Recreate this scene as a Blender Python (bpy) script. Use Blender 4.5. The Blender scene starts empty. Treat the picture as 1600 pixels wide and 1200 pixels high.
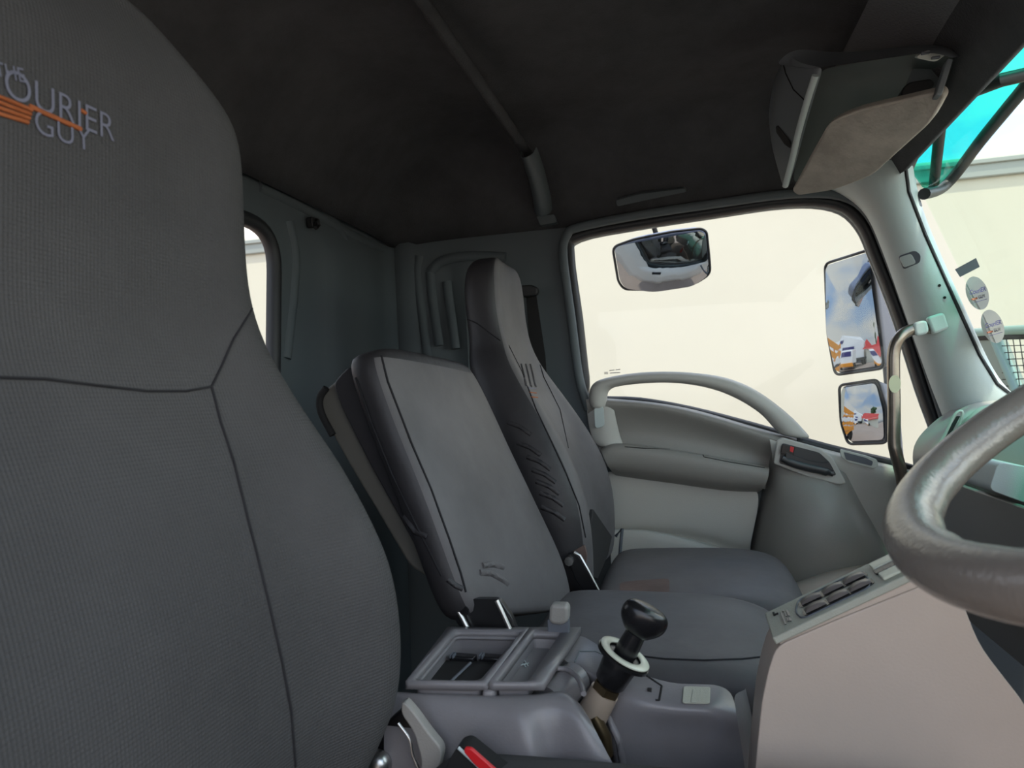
import bpy, bmesh, math, random
from mathutils import Vector, Matrix
from mathutils.bvhtree import BVHTree
random.seed(4)
S = bpy.context.scene
COL = S.collection
V = Vector

# ------------------------------------------------------------------ camera
FPX = 1050.0; CX, CY = 800, 600
CAM = V((0, 0, .86))
yaw, pit, rol = math.radians(15.3), math.radians(1.25), math.radians(2.0)
FW = V((-math.sin(yaw)*math.cos(pit), math.cos(yaw)*math.cos(pit), math.sin(pit)))
R0 = V((math.cos(yaw), math.sin(yaw), 0)); U0 = R0.cross(FW)
RT = R0*math.cos(rol) - U0*math.sin(rol); UP = U0*math.cos(rol) + R0*math.sin(rol)
cd = bpy.data.cameras.new('camera'); cam = bpy.data.objects.new('camera', cd); COL.objects.link(cam)
m = Matrix((RT, UP, -FW)).transposed().to_4x4(); m.translation = CAM; cam.matrix_world = m
cd.sensor_width = 36; cd.lens = FPX*36/1600; cd.clip_start = .02; cd.clip_end = 400
S.camera = cam

# ------------------------------------------------------------------ world, sun, exposure
w = bpy.data.worlds.new('sky'); S.world = w; w.use_nodes = True
nt = w.node_tree; N = nt.nodes; L = nt.links; bg = N['Background']
tc = N.new('ShaderNodeTexCoord'); sep = N.new('ShaderNodeSeparateXYZ'); L.new(tc.outputs['Generated'], sep.inputs[0])
cr = N.new('ShaderNodeValToRGB'); e = cr.color_ramp.elements
e[0].position = .0; e[0].color = (.30, .28, .26, 1); e[1].position = 1; e[1].color = (.16, .36, .78, 1)
for p_, c_ in [(.49, (.30, .28, .26, 1)), (.505, (.80, .86, .92, 1)), (.62, (.38, .58, .90, 1))]:
    q = e.new(p_); q.color = c_
ma = N.new('ShaderNodeMath'); ma.operation = 'MULTIPLY_ADD'; ma.inputs[1].default_value = .5; ma.inputs[2].default_value = .5
L.new(sep.outputs['Z'], ma.inputs[0]); L.new(ma.outputs[0], cr.inputs[0])
mp = N.new('ShaderNodeMapping'); mp.inputs['Scale'].default_value = (1, 1, 2.6); L.new(tc.outputs['Generated'], mp.inputs[0])
no = N.new('ShaderNodeTexNoise'); no.inputs['Scale'].default_value = 3.6; no.inputs['Detail'].default_value = 7; L.new(mp.outputs[0], no.inputs[0])
c2 = N.new('ShaderNodeValToRGB'); c2.color_ramp.elements[0].position = .40; c2.color_ramp.elements[1].position = .60; L.new(no.outputs[0], c2.inputs[0])
mz = N.new('ShaderNodeMath'); mz.operation = 'GREATER_THAN'; mz.inputs[1].default_value = 0; L.new(sep.outputs['Z'], mz.inputs[0])
mm = N.new('ShaderNodeMath'); mm.operation = 'MULTIPLY'; L.new(c2.outputs[0], mm.inputs[0]); L.new(mz.outputs[0], mm.inputs[1])
mx = N.new('ShaderNodeMixRGB'); mx.inputs[2].default_value = (1.0, .965, .91, 1); L.new(mm.outputs[0], mx.inputs[0]); L.new(cr.outputs[0], mx.inputs[1])
L.new(mx.outputs[0], bg.inputs[0]); gm = N.new('ShaderNodeMath'); gm.operation = 'MULTIPLY_ADD'; gm.inputs[1].default_value = .75; gm.inputs[2].default_value = 1.35
L.new(sep.outputs['X'], gm.inputs[0]); L.new(gm.outputs[0], bg.inputs[1])
sd = bpy.data.lights.new('sun', 'SUN'); sun = bpy.data.objects.new('sun', sd); COL.objects.link(sun)
sd.energy = 2.2; sd.angle = math.radians(2); sd.color = (1, .93, .80)
sun.rotation_euler = V((-.10, .33, -1)).to_track_quat('-Z', 'Y').to_euler()
S.view_settings.view_transform = 'Standard'; S.view_settings.look = 'None'; S.view_settings.gamma = 1
S.view_settings.use_curve_mapping = False; S.view_settings.exposure = .9
cd.dof.use_dof = True; cd.dof.focus_distance = 1.1; cd.dof.aperture_fstop = 10.5

# ------------------------------------------------------------------ helpers
def ray(px, py): return FW + RT*((px-CX)/FPX) + UP*((CY-py)/FPX)
def at(px, py, Y=None, X=None, Z=None):
    d = ray(px, py)
    t = (Y-CAM.y)/d.y if Y is not None else (X-CAM.x)/d.x if X is not None else (Z-CAM.z)/d.z
    return CAM + d*t
def atp(px, py, o, n):
    d = ray(px, py); return CAM + d*((o-CAM).dot(n)/d.dot(n))
def PL(pts, Y): return [at(p[0], p[1], Y=(p[2] if len(p) > 2 else Y)) for p in pts]

def lin(c): return tuple((x/12.92 if x <= .04045 else ((x+.055)/1.055)**2.4) for x in [v/255 for v in c])
MATS = {}
def mat(name, rgb, rough=.5, metal=0, bump=0, bscale=300, spec=.5, var=0, vscale=4, weave=0, coat=0, stretch=None, trans=0):
    if name in MATS: return MATS[name]
    M = bpy.data.materials.new(name); M.use_nodes = True; t = M.node_tree; B = t.nodes['Principled BSDF']
    c = lin(rgb)
    B.inputs['Base Color'].default_value = (*c, 1); B.inputs['Roughness'].default_value = rough
    B.inputs['Metallic'].default_value = metal; B.inputs['Specular IOR Level'].default_value = spec
    B.inputs['Coat Weight'].default_value = coat
    tcn = t.nodes.new('ShaderNodeTexCoord')
    if var:
        n = t.nodes.new('ShaderNodeTexNoise'); n.inputs['Scale'].default_value = vscale; n.inputs['Detail'].default_value = 6; n.inputs['Roughness'].default_value = .65
        mpn = t.nodes.new('ShaderNodeMapping'); mpn.inputs['Scale'].default_value = stretch or (1, 1, 1)
        t.links.new(tcn.outputs['Object'], mpn.inputs[0]); t.links.new(mpn.outputs[0], n.inputs[0])
        r = t.nodes.new('ShaderNodeValToRGB'); r.color_ramp.elements[0].position = .3; r.color_ramp.elements[1].position = .72
        r.color_ramp.elements[0].color = (*[x*(1-var) for x in c], 1); r.color_ramp.elements[1].color = (*[min(1, x*(1+var)) for x in c], 1)
        t.links.new(n.outputs[0], r.inputs[0]); t.links.new(r.outputs[0], B.inputs['Base Color'])
    if weave:
        a = []
        for d_ in ('Y', 'Z'):
            wv = t.nodes.new('ShaderNodeTexWave'); wv.bands_direction = d_; wv.inputs['Scale'].default_value = weave; wv.inputs['Distortion'].default_value = .4
            t.links.new(tcn.outputs['Object'], wv.inputs[0]); a.append(wv)
        ad = t.nodes.new('ShaderNodeMath'); ad.operation = 'ADD'; t.links.new(a[0].outputs['Fac'], ad.inputs[0]); t.links.new(a[1].outputs['Fac'], ad.inputs[1])
        bp = t.nodes.new('ShaderNodeBump'); bp.inputs['Strength'].default_value = .35; bp.inputs['Distance'].default_value = .0012
        t.links.new(ad.outputs[0], bp.inputs['Height']); t.links.new(bp.outputs[0], B.inputs['Normal'])
    elif bump:
        n2 = t.nodes.new('ShaderNodeTexNoise'); n2.inputs['Scale'].default_value = bscale; n2.inputs['Detail'].default_value = 4
        t.links.new(tcn.outputs['Object'], n2.inputs[0])
        bp = t.nodes.new('ShaderNodeBump'); bp.inputs['Strength'].default_value = bump; bp.inputs['Distance'].default_value = .004
        t.links.new(n2.outputs[0], bp.inputs['Height']); t.links.new(bp.outputs[0], B.inputs['Normal'])
    MATS[name] = M; return M
def clear(name, rgb, gloss=.06, rough=.02):
    M = bpy.data.materials.new(name); M.use_nodes = True; t = M.node_tree; t.nodes.remove(t.nodes['Principled BSDF'])
    o = t.nodes['Material Output']; a = t.nodes.new('ShaderNodeBsdfTransparent'); a.inputs[0].default_value = (*rgb, 1)
    g = t.nodes.new('ShaderNodeBsdfGlossy'); g.inputs['Roughness'].default_value = rough; mxs = t.nodes.new('ShaderNodeMixShader'); mxs.inputs[0].default_value = gloss
    t.links.new(a.outputs[0], mxs.inputs[1]); t.links.new(g.outputs[0], mxs.inputs[2]); t.links.new(mxs.outputs[0], o.inputs[0]); return M

def backlit(name, rgb):
    M = bpy.data.materials.new(name); M.use_nodes = True; t = M.node_tree; t.nodes.remove(t.nodes['Principled BSDF'])
    o = t.nodes['Material Output']; a = t.nodes.new('ShaderNodeBsdfDiffuse'); b_ = t.nodes.new('ShaderNodeBsdfTranslucent'); mxs = t.nodes.new('ShaderNodeMixShader'); mxs.inputs[0].default_value = .5
    for q_ in (a, b_): q_.inputs[0].default_value = (*lin(rgb), 1)
    t.links.new(a.outputs[0], mxs.inputs[1]); t.links.new(b_.outputs[0], mxs.inputs[2]); t.links.new(mxs.outputs[0], o.inputs[0]); return M

K = dict(
 fabric=mat('driver_fabric', (74, 73, 73), .9, weave=110, spec=.25, var=.16, vscale=5),
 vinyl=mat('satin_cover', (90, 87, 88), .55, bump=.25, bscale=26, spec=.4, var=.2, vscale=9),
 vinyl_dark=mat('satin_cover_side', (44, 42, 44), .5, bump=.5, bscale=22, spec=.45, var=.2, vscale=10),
 felt=mat('headliner_felt', (77, 78, 80), .97, bump=.5, bscale=260, spec=.1, var=.22, vscale=7),
 wall=mat('rear_trim_plastic', (92, 100, 103), .6, bump=.1, bscale=500, spec=.35),
 pill=mat('pillar_plastic', (190, 201, 200), .5, bump=.12, bscale=600, spec=.4),
 door=mat('door_plastic', (182, 180, 174), .40, bump=.12, bscale=500, spec=.4),
 door_d=mat('door_dark_plastic', (142, 139, 134), .40, bump=.12, bscale=500, spec=.4),
 cons=mat('console_plastic', (120, 117, 119), .30, bump=.06, bscale=500, spec=.45, var=.08, vscale=14),
 stack=mat('centre_stack_plastic', (196, 179, 165), .33, bump=.05, bscale=400, spec=.4, var=.05, vscale=6),
 sw=mat('switch_panel_plastic', (172, 172, 158), .45, bump=.2, bscale=700),
 black=mat('black_plastic', (26, 26, 28), .25, spec=.5), matt=mat('matt_black', (22, 21, 21), .8),
 rubber=mat('rubber_seal', (38, 40, 43), .5), steel=mat('bare_steel', (190, 190, 188), .3, metal=1),
 bmetal=mat('black_painted_steel', (24, 24, 26), .3, spec=.6, var=.4, vscale=30),
 bronze=mat('worn_grab_rail', (150, 140, 128), .28, metal=.85, var=.2, vscale=20),
 white=mat('white_paint', (226, 226, 222), .35, coat=.3), red=mat('red_plastic', (205, 32, 38), .35),
 cream=mat('cream_trailer_panel', (200, 197, 180), .6, var=.03, vscale=.7, spec=.2),
 greyal=mat('trailer_rail_alu', (150, 156, 150), .5, metal=.2), grey=mat('mirror_housing_plastic', (92, 96, 104), .5),
 blue=mat('kerb_mirror_housing', (118, 130, 158), .5), thread=mat('thread', (30, 29, 32), .9), lthread=mat('light_thread', (112, 113, 128), .8),
 orange=mat('orange_thread', (160, 88, 46), .8), brown=mat('worn_brown_fabric', (104, 86, 80), .9, bump=.4, bscale=60, var=.25, vscale=16),
 flap=mat('visor_fabric', (176, 170, 160), .9, var=.22, vscale=18, bump=.3, bscale=200, stretch=(1, 1, 1.5)),
 lens=mat('lamp_lens', (200, 204, 196), .25, spec=.6), beige=mat('beige_metal', (172, 156, 140), .35, metal=.2), nut=mat('brass_nut', (120, 105, 80), .35, metal=.9),
 ivory=mat('ivory_enamel', (206, 208, 190), .25), wheel=mat('wheel_leather', (136, 127, 118), .2, bump=.15, bscale=300, spec=.6),
 mirror=mat('mirror_silver', (158, 166, 172), .015, metal=1), asphalt=mat('yard_asphalt', (150, 134, 122), .9, var=.15, vscale=.6, bump=.3, bscale=20),
 green=mat('frame_green_grey', (112, 128, 120), .5), teal=mat('teal_paint', (122, 152, 144), .5), stick=backlit('sticker_grey', (170, 168, 164)), stickd=backlit('sticker_dark', (100, 102, 108)),
 navy=mat('navy_ink', (62, 58, 110), .6), orangeink=mat('orange_ink', (200, 120, 90), .6), yellow=mat('yellow_paint', (214, 140, 40), .5),
 redroof=mat('red_roof_paint', (170, 50, 44), .6), leaf=mat('tree_leaves', (58, 80, 48), .9, var=.4, vscale=3), carpet=mat('floor_mat', (74, 64, 54), .95, var=.5, vscale=40, bump=.6, bscale=150),
 ohc=mat('overhead_plastic', (112, 118, 122), .5, spec=.4), latch=mat('latch_plastic', (48, 50, 53), .35), shellm=mat('seat_shell_plastic', (98, 95, 88), .6),
 header=mat('header_felt', (104, 104, 106), .9, spec=.15, bump=.4, bscale=260), ohd=mat('recess_plastic', (70, 78, 78), .6),
 rock=mat('rocker_plastic', (120, 112, 108), .3),
 glass=clear('window_glass', (.99, .99, .98), .012), wsglass=clear('windshield_glass', (.955, .99, .945), .02), visor=clear('teal_acrylic', (.22, .76, .66), .04),
 clearp=mat('frosted_sticker', (205, 205, 170), .4), hook=mat('hook_plastic', (34, 35, 36), .5))

def tag(o, label=None, cat=None, group=None, kind=None):
    if label: o['label'] = label
    if cat: o['category'] = cat
    if group: o['group'] = group
    if kind: o['kind'] = kind
    return o
def empty(name, loc, label=None, cat=None, group=None):
    o = bpy.data.objects.new(name, None); COL.objects.link(o); o.location = loc; o.empty_display_size = .05
    bpy.context.view_layer.update(); return tag(o, label, cat, group)
def link(name, me, mt, parent=None, smooth=True):
    o = bpy.data.objects.new(name, me); COL.objects.link(o)
    for x in (mt if isinstance(mt, (list, tuple)) else [mt]): me.materials.append(K[x] if isinstance(x, str) else x)
    if smooth:
        for p in me.polygons: p.use_smooth = True
    if parent:
        o.parent = parent; o.matrix_parent_inverse = parent_world(parent).inverted()
    return o
def parent_world(p):
    mw = Matrix.Identity(4); ch = []
    while p: ch.append(p); p = p.parent
    for c in reversed(ch): mw = mw @ c.matrix_parent_inverse @ c.matrix_basis if c.parent else c.matrix_basis.copy()
    return mw
def mesh(verts, faces, name='mesh'):
    me = bpy.data.meshes.new(name); me.from_pydata([tuple(v) for v in verts], [], faces); me.update()
    bm = bmesh.new(); bm.from_mesh(me); bmesh.ops.recalc_face_normals(bm, faces=bm.faces); bm.to_mesh(me); bm.free(); return me
def sub(o, n=2): md = o.modifiers.new('sub', 'SUBSURF'); md.levels = n; md.render_levels = n; return o
def bev(o, w_=.004, seg=3, ang=30):
    md = o.modifiers.new('bev', 'BEVEL'); md.width = w_; md.segments = seg; md.limit_method = 'ANGLE'; md.angle_limit = math.radians(ang); md.use_clamp_overlap = True
    return o
def auto(o, ang=40):
    me = o.data
    try: me.set_sharp_from_angle(angle=math.radians(ang))
    except Exception: pass
    return o
def resamp(pts, n):
    d = [0]
    for a, b in zip(pts, pts[1:]): d.append(d[-1]+(b-a).length)
    out = []
    for i in range(n):
        s = d[-1]*i/(n-1); j = 0
        while j < len(pts)-2 and d[j+1] < s: j += 1
        f = (s-d[j])/max(1e-9, d[j+1]-d[j]); out.append(pts[j].lerp(pts[j+1], min(1, max(0, f))))
    return out
def cat_sm(pts, n, closed=False):
    """smooth Catmull-Rom curve through pts"""
    P = list(pts); out = []; k = len(P); seg = k if closed else k-1
    for i in range(seg):
        p0 = P[(i-1) % k] if closed or i > 0 else P[0]*2-P[1]; p1 = P[i]; p2 = P[(i+1) % k]
        p3 = P[(i+2) % k] if closed or i+2 < k else P[-1]*2-P[-2]
        for j in range(n):
            t = j/n; out.append(.5*((2*p1)+(p2-p0)*t+(2*p0-5*p1+4*p2-p3)*t*t+(3*p1-p0-3*p2+p3)*t**3))
    if not closed: out.append(P[-1])
    return out
def rnd(pts, r, n=5):
    """closed polygon with rounded corners"""
    out = []; k = len(pts)
    for i in range(k):
        p = pts[i]; a = pts[i-1]-p; b = pts[(i+1) % k]-p
        rr = r[i] if isinstance(r, (list, tuple)) else r
        rr = min(rr, a.length*.45, b.length*.45); A = p+a.normalized()*rr; B = p+b.normalized()*rr
        for j in range(n+1):
            t = j/n; out.append(A*(1-t)**2+p*2*t*(1-t)+B*t*t)
    return out
def patch(name, rows, mt, parent=None, n=8, thick=0, off=-1, s=2):
    rows = [resamp(r, n) for r in rows]; nr = len(rows)
    vs = [v for r in rows for v in r]; fs = [(i*n+j, i*n+j+1, (i+1)*n+j+1, (i+1)*n+j) for i in range(nr-1) for j in range(n-1)]
    me = bpy.data.meshes.new(name); me.from_pydata([tuple(v) for v in vs], [], fs); me.update()
    o = link(name, me, mt, parent)
    if thick:
        md = o.modifiers.new('sol', 'SOLIDIFY'); md.thickness = thick; md.offset = off
    if s: sub(o, s)
    return o
def slab(name, loop, off, mt, parent=None, b=.003, seg=3, taper=None):
    """closed loop extruded by vector off"""
    n = len(loop); c = sum(loop, V())/n
    top = [p+off if taper is None else c+(p-c)*taper+off for p in loop]
    fs = [tuple(range(n)), tuple(range(2*n-1, n-1, -1))]+[(i, (i+1) % n, n+(i+1) % n, n+i) for i in range(n)]
    o = link(name, mesh(loop+top, fs), mt, parent)
    auto(o, 35)
    if b: bev(o, b, seg)
    return o
def box(name, c, sz, mt, parent=None, b=.004, rot=None):
    vs = [V((x*sz[0]/2, y*sz[1]/2, z*sz[2]/2)) for x in (-1, 1) for y in (-1, 1) for z in (-1, 1)]
    if rot is not None: vs = [rot @ v for v in vs]
    vs = [v+V(c) for v in vs]
    o = link(name, mesh(vs, [(0, 1, 3, 2), (4, 6, 7, 5), (0, 4, 5, 1), (2, 3, 7, 6), (0, 2, 6, 4), (1, 5, 7, 3)]), mt, parent)
    auto(o, 35)
    if b: bev(o, b, 3)
    return o
def sheet(name, loop, mt, parent=None):
    me = bpy.data.meshes.new(name); me.from_pydata([tuple(p) for p in loop], [], [tuple(range(len(loop)))]); me.update(); return link(name, me, mt, parent, False)
def tube(name, pts, r, mt, parent=None, seg=12, caps=True, flat=None, closed=False, sm=0):
    if sm: pts = cat_sm(pts, sm, closed)
    n = len(pts); rs = r if isinstance(r, (list, tuple)) else None
    if rs and len(rs) != n: rs = [rs[int(round(i*(len(rs)-1)/(n-1)))]*1.0 for i in range(n)]
    vs = []; prev = None
    for i, p in enumerate(pts):
        a = pts[(i-1) % n] if (closed or i > 0) else p; b = pts[(i+1) % n] if (closed or i < n-1) else p
        t = (b-a).normalized()
        if flat: u = flat[0]; u = (u-t*u.dot(t)).normalized()
        elif prev is None: u = t.cross(V((0, 0, 1)) if abs(t.z) < .9 else V((1, 0, 0))).normalized()
        else: u = (prev-t*prev.dot(t)).normalized()
        prev = u; v = t.cross(u); rr = rs[i] if rs else r
        ru, rv = (rr*flat[1], rr*flat[2]) if flat else (rr, rr)
        for k in range(seg):
            an = 2*math.pi*k/seg; vs.append(p+u*math.cos(an)*ru+v*math.sin(an)*rv)
    m_ = n if closed else n-1
    fs = [(i*seg+k, i*seg+(k+1) % seg, ((i+1) % n)*seg+(k+1) % seg, ((i+1) % n)*seg+k) for i in range(m_) for k in range(seg)]
    if caps and not closed: fs += [tuple(range(seg)), tuple(range((n-1)*seg, n*seg))]
    o = link(name, mesh(vs, fs), mt, parent); auto(o, 60); return o
def lathe(name, prof, o_, ax, mt, parent=None, seg=24):
    """prof = [(dist along axis, radius)]"""
    return tube(name, [o_+ax*(d) + ax*1e-5*i for i, (d, r) in enumerate(prof)], [r for d, r in prof], mt, parent, seg)
def plate_hole(name, outer, hole, mt, parent=None, thick=.03, off=1, depth_fn=None, rings=1):
    n = len(hole); c = sum(hole, V())/n
    # match outer points by angle about hole centre in the plate plane
    nn = V()
    for i in range(n): nn += (hole[i]-c).cross(hole[(i+1) % n]-c)
    nn.normalize(); ex = (hole[0]-c).normalized(); ey = nn.cross(ex)
    od = []
    k = len(outer); O2 = [((p-c).dot(ex), (p-c).dot(ey)) for p in outer]
    for h in hole:
        hx, hy = (h-c).dot(ex), (h-c).dot(ey); best = None
        for i in range(k):
            (x1, y1), (x2, y2) = O2[i], O2[(i+1) % k]; den = hx*(y2-y1)-hy*(x2-x1)
            if abs(den) < 1e-12: continue
            t = (x1*(y2-y1)-y1*(x2-x1))/den; s_ = (x1*hy-y1*hx)/den
            if t > 0 and -1e-6 <= s_ <= 1+1e-6 and (best is None or t > best[0]): best = (t, outer[i].lerp(outer[(i+1) % k], s_))
        od.append(best[1] if best else h)
    # snap nearest ring points onto the outer corners
    for p in outer:
        j = min(range(n), key=lambda i: (od[i]-p).length); od[j] = p.copy()
    vs = []; 
    for r_ in range(rings+1):
        f = r_/rings; vs += [h.lerp(q, f) for h, q in zip(hole, od)]
    fs = [(r_*n+i, r_*n+(i+1) % n, (r_+1)*n+(i+1) % n, (r_+1)*n+i) for r_ in range(rings) for i in range(n)]
    if depth_fn: vs = [depth_fn(v) for v in vs]
    me = bpy.data.meshes.new(name); me.from_pydata([tuple(v) for v in vs], [], fs); me.update()
    o = link(name, me, mt, parent)
    if thick:
        md = o.modifiers.new('sol', 'SOLIDIFY'); md.thickness = thick; md.offset = off
    auto(o, 40); return o
def text_mesh(s, size, bold=0.0):
    c = bpy.data.curves.new('t', 'FONT'); c.body = s; c.size = size; c.offset = bold; c.align_x = 'LEFT'
    o = bpy.data.objects.new('t', c); COL.objects.link(o); bpy.context.view_layer.update()
    dg = bpy.context.evaluated_depsgraph_get(); me = bpy.data.meshes.new_from_object(o.evaluated_get(dg)); bpy.data.objects.remove(o); return me
def text(name, s, size, o_, ex, ey, mt, parent, width=None, bvh=None, lift=.001, bold=0.0, dens=0, proj=None):
    """flat lettering laid along ex / ey at o_, optionally pressed on to a surface"""
    me = text_mesh(s, size, bold)
    if dens:
        bm = bmesh.new(); bm.from_mesh(me)
        bmesh.ops.subdivide_edges(bm, edges=[e_ for e_ in bm.edges if e_.calc_length() > dens], cuts=2, use_grid_fill=False)
        bmesh.ops.triangulate(bm, faces=bm.faces); bm.to_mesh(me); bm.free()
    x1 = max(v.co.x for v in me.vertices) or 1; sc = width/x1 if width else 1
    nn = ex.cross(ey).normalized()
    for v in me.vertices:
        p = o_+ex*(v.co.x*sc)+ey*v.co.y
        if bvh:
            h = bvh.ray_cast(p-proj*.12, proj)
            if h[0] is not None: p = h[0]-proj*lift
        else: p = p+nn*lift
        v.co = p
    me.materials.clear(); me.update(); return link(name, me, mt, parent, False)
def bvh_of(o):
    bpy.context.view_layer.update(); dg = bpy.context.evaluated_depsgraph_get(); ev = o.evaluated_get(dg); me = ev.to_mesh()
    mw = o.matrix_world; b = BVHTree.FromPolygons([mw @ v.co for v in me.vertices], [tuple(p.vertices) for p in me.polygons]); ev.to_mesh_clear(); return b
def hit(bvh, px, py, lift=.0008):
    d = ray(px, py).normalized(); h = bvh.ray_cast(CAM, d); return (h[0]-d*lift) if h[0] is not None else None
def seam(name, bvh, pts, r, mt, parent, lift=.0006, n=7):
    """a stitched line that follows a surface"""
    q = []
    for a, b in zip(pts, pts[1:]):
        for i in range(n): q.append((a[0]+(b[0]-a[0])*i/n, a[1]+(b[1]-a[1])*i/n))
    q.append(pts[-1]); P = [hit(bvh, x, y, lift) for x, y in q]; P = [p for p in P if p is not None]
    return tube(name, P, r, mt, parent, 6) if len(P) > 2 else None

# ================================================================== THE SETTING
# ---- headliner: a dished shell, lower towards the rear, the side and the header
def zc(x, y):
    f = lambda a: (1-(1-min(1, max(0, a)))**2.4)
    a = f((x+.845)/.30); b = f((1.80-y)/.22); c = f((.46-x)/.26); d = f((y+.06)/.2)
    return 1.325+.225*a*b*c*d
gx = [-.845+(1.305)*i/44 for i in range(45)]; gy = [-.06+1.86*j/50 for j in range(51)]
vs = [V((x, y, zc(x, y))) for x in gx for y in gy]
fs = [(i*51+j, i*51+j+1, (i+1)*51+j+1, (i+1)*51+j) for i in range(44) for j in range(50)]
me = bpy.data.meshes.new('ceiling'); me.from_pydata([tuple(v) for v in vs], [], fs); me.update()
ceil_ = tag(link('ceiling', me, 'felt'), kind='structure')
md = ceil_.modifiers.new('sol', 'SOLIDIFY'); md.thickness = .02; md.offset = 1
cb = BVHTree.FromPolygons(vs, fs)
seam('headliner_panel_line', cb, [(812, 88), (850, 94), (900, 80), (945, 66), (965, 50), (972, 25), (974, 2)], .002, 'matt', ceil_, 0)
sk = link('roof_skin', mesh([V((x, y, z)) for x in (-.88, .50) for y in (-.10, 1.86) for z in (1.585, 1.61)],
     [(0, 1, 3, 2), (4, 6, 7, 5), (0, 4, 5, 1), (2, 3, 7, 6), (0, 2, 6, 4), (1, 5, 7, 3)]), 'white', ceil_, False)
# ---- rear wall with its window
YR, YL = -.06, 1.80
def bump1(t, c, w_): return math.exp(-((t-c)/w_)**2)
def rear_d(v):
    x = -.845
    x += .028*(1/(1+math.exp(-(v.y-1.42)/.012)))*(1/(1+math.exp((v.z-1.27+max(0, v.y-1.3)*.0)/.015)))*.6
    x += .02*bump1(v.y, 1.79, .035)
    return V((x, v.y, v.z))
wl = [V((-.85, .56, .84)), V((-.85, 1.215, .84)), V((-.85, 1.24, 1.235)), V((-.85, .53, 1.235))]
hole = rnd(wl, .09, 8)
outer = [V((-.85, YR, -.1)), V((-.85, 1.83, -.1)), V((-.85, 1.83, 1.36)), V((-.85, YR, 1.36))]
wr = tag(plate_hole('wall_rear', outer, hole, 'wall', thick=.02, off=1, depth_fn=rear_d, rings=26), kind='structure')
w2 = empty('window_2', (-.86, .9, .84)); tag(w2, kind='structure')
tube('rubber_seal', hole, .016, 'rubber', w2, 10, closed=True)
slab('pane', [p+V((-.012, 0, 0)) for p in hole], V((-.004, 0, 0)), 'glass', w2, 0)
# ---- left wall: ring round the door window, B pillar and quarter trim
YW = 1.80
def wpl(pts, Y=YW): return [at(x, y, Y=Y) for x, y in pts]
winpx = [(903, 372), (1000, 352), (1110, 335), (1230, 318), (1305, 322), (1343, 350), (1368, 405), (1405, 500), (1440, 610), (1472, 700), (1478, 748), (1400, 726), (1290, 700), (1180, 668), (1080, 642), (1000, 628), (922, 622), (915, 590), (905, 500), (892, 400)]
win = wpl(winpx)
hole2 = cat_sm(win, 4, True)
outer2 = [V((-.86, YW, -.1)), V((1.0, YW, -.1)), V((.93, YW, .75)), V((.62, YW, .82)), V((.50, YW, 1.36)), V((-.86, YW, 1.36))]
def left_d(v):
    y = v.y
    if v.x < -.3:
        y -= .022*(1/(1+math.exp(-(v.x+.50)/.01)))*(1/(1+math.exp((v.x+.36)/.012)))*0
        y -= .018*bump1(v.x, -.80, .035)
        inx = (1/(1+math.exp(-(v.x+.70)/.012)))*(1/(1+math.exp((v.x+.49)/.015)))*(1/(1+math.exp((v.z-1.23)/.012)))
        y += .028*inx - .012*bump1(v.x, -.62, .02)*inx*1.2
    return V((v.x, y, v.z))
wlf = tag(plate_hole('wall_left', outer2, hole2, 'wall', thick=.02, off=1, depth_fn=left_d, rings=26), kind='structure')
md = wlf.modifiers['sol']; md.offset = 0
# outer white skin of the cab side
hs = [p+V((0, .055, 0)) for p in hole2]
plate_hole('outer_skin', [p+V((0, .055, 0)) if p.z > 0 else p+V((0, .055, -.3)) for p in outer2], hs, 'white', wlf, thick=.004, off=0, rings=3)
slab('exterior_door_handle', rnd(wpl([(935, 700), (1000, 700), (1000, 720), (935, 720)], 1.865), .01), V((0, .03, 0)), 'matt', wlf)
tube('window_seal', [p+V((0, -.012, 0)) for p in hole2], .016, 'rubber', wlf, 10, closed=True, flat=(V((0, 1, 0)), 1.4, .8))
tube('door_frame_edge', cat_sm(wpl([(920, 640), (905, 590), (893, 500), (880, 400), (886, 368), (905, 355), (1000, 336), (1120, 318), (1235, 303), (1315, 306), (1358, 335), (1388, 400), (1425, 500), (1462, 610), (1488, 690)], 1.76), 4), .012, 'wall', wlf, 8)
# window_1 is the windshield, window_3 the door glass
w3 = tag(slab('window_3', [p+V((0, .02, 0)) for p in hole2], V((0, .004, 0)), 'glass', None, 0), kind='structure')
for a_, b_ in [((944, 582), (950, 582)), ((952, 579), (960, 578)), ((962, 578), (969, 577)), ((953, 583), (969, 582)), ((944, 584), (950, 584))]:
    tube('glass_etching', wpl([a_, b_], 1.815), .0010, 'grey', w3, 5)
for pts, Y_ in [([(632, 382), (626, 400), (628, 470), (636, 600)], 1.785), ([(655, 400), (652, 430), (660, 500), (668, 560)], 1.79), ([(672, 425), (690, 408), (730, 400), (790, 402)], 1.79), ([(672, 425), (676, 470), (686, 540)], 1.79), ([(698, 440), (703, 480), (712, 545)], 1.795)]:
    tube('pressed_rib', cat_sm(wpl(pts, Y_), 5), .014, 'wall', wlf, 8, flat=(V((0, 1, 0)), .7, 1))
for pts in [[(440, 292), (490, 320), (525, 350), (545, 395), (555, 460), (566, 600)], [(452, 345), (462, 400), (458, 470), (448, 560)], [(405, 290), (470, 322), (560, 372), (600, 390)]]:
    tube('pressed_rib', cat_sm([at(x, y, X=-.845) for x, y in pts], 5), .013, 'wall', wr, 8, flat=(V((1, 0, 0)), .6, 1))
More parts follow.
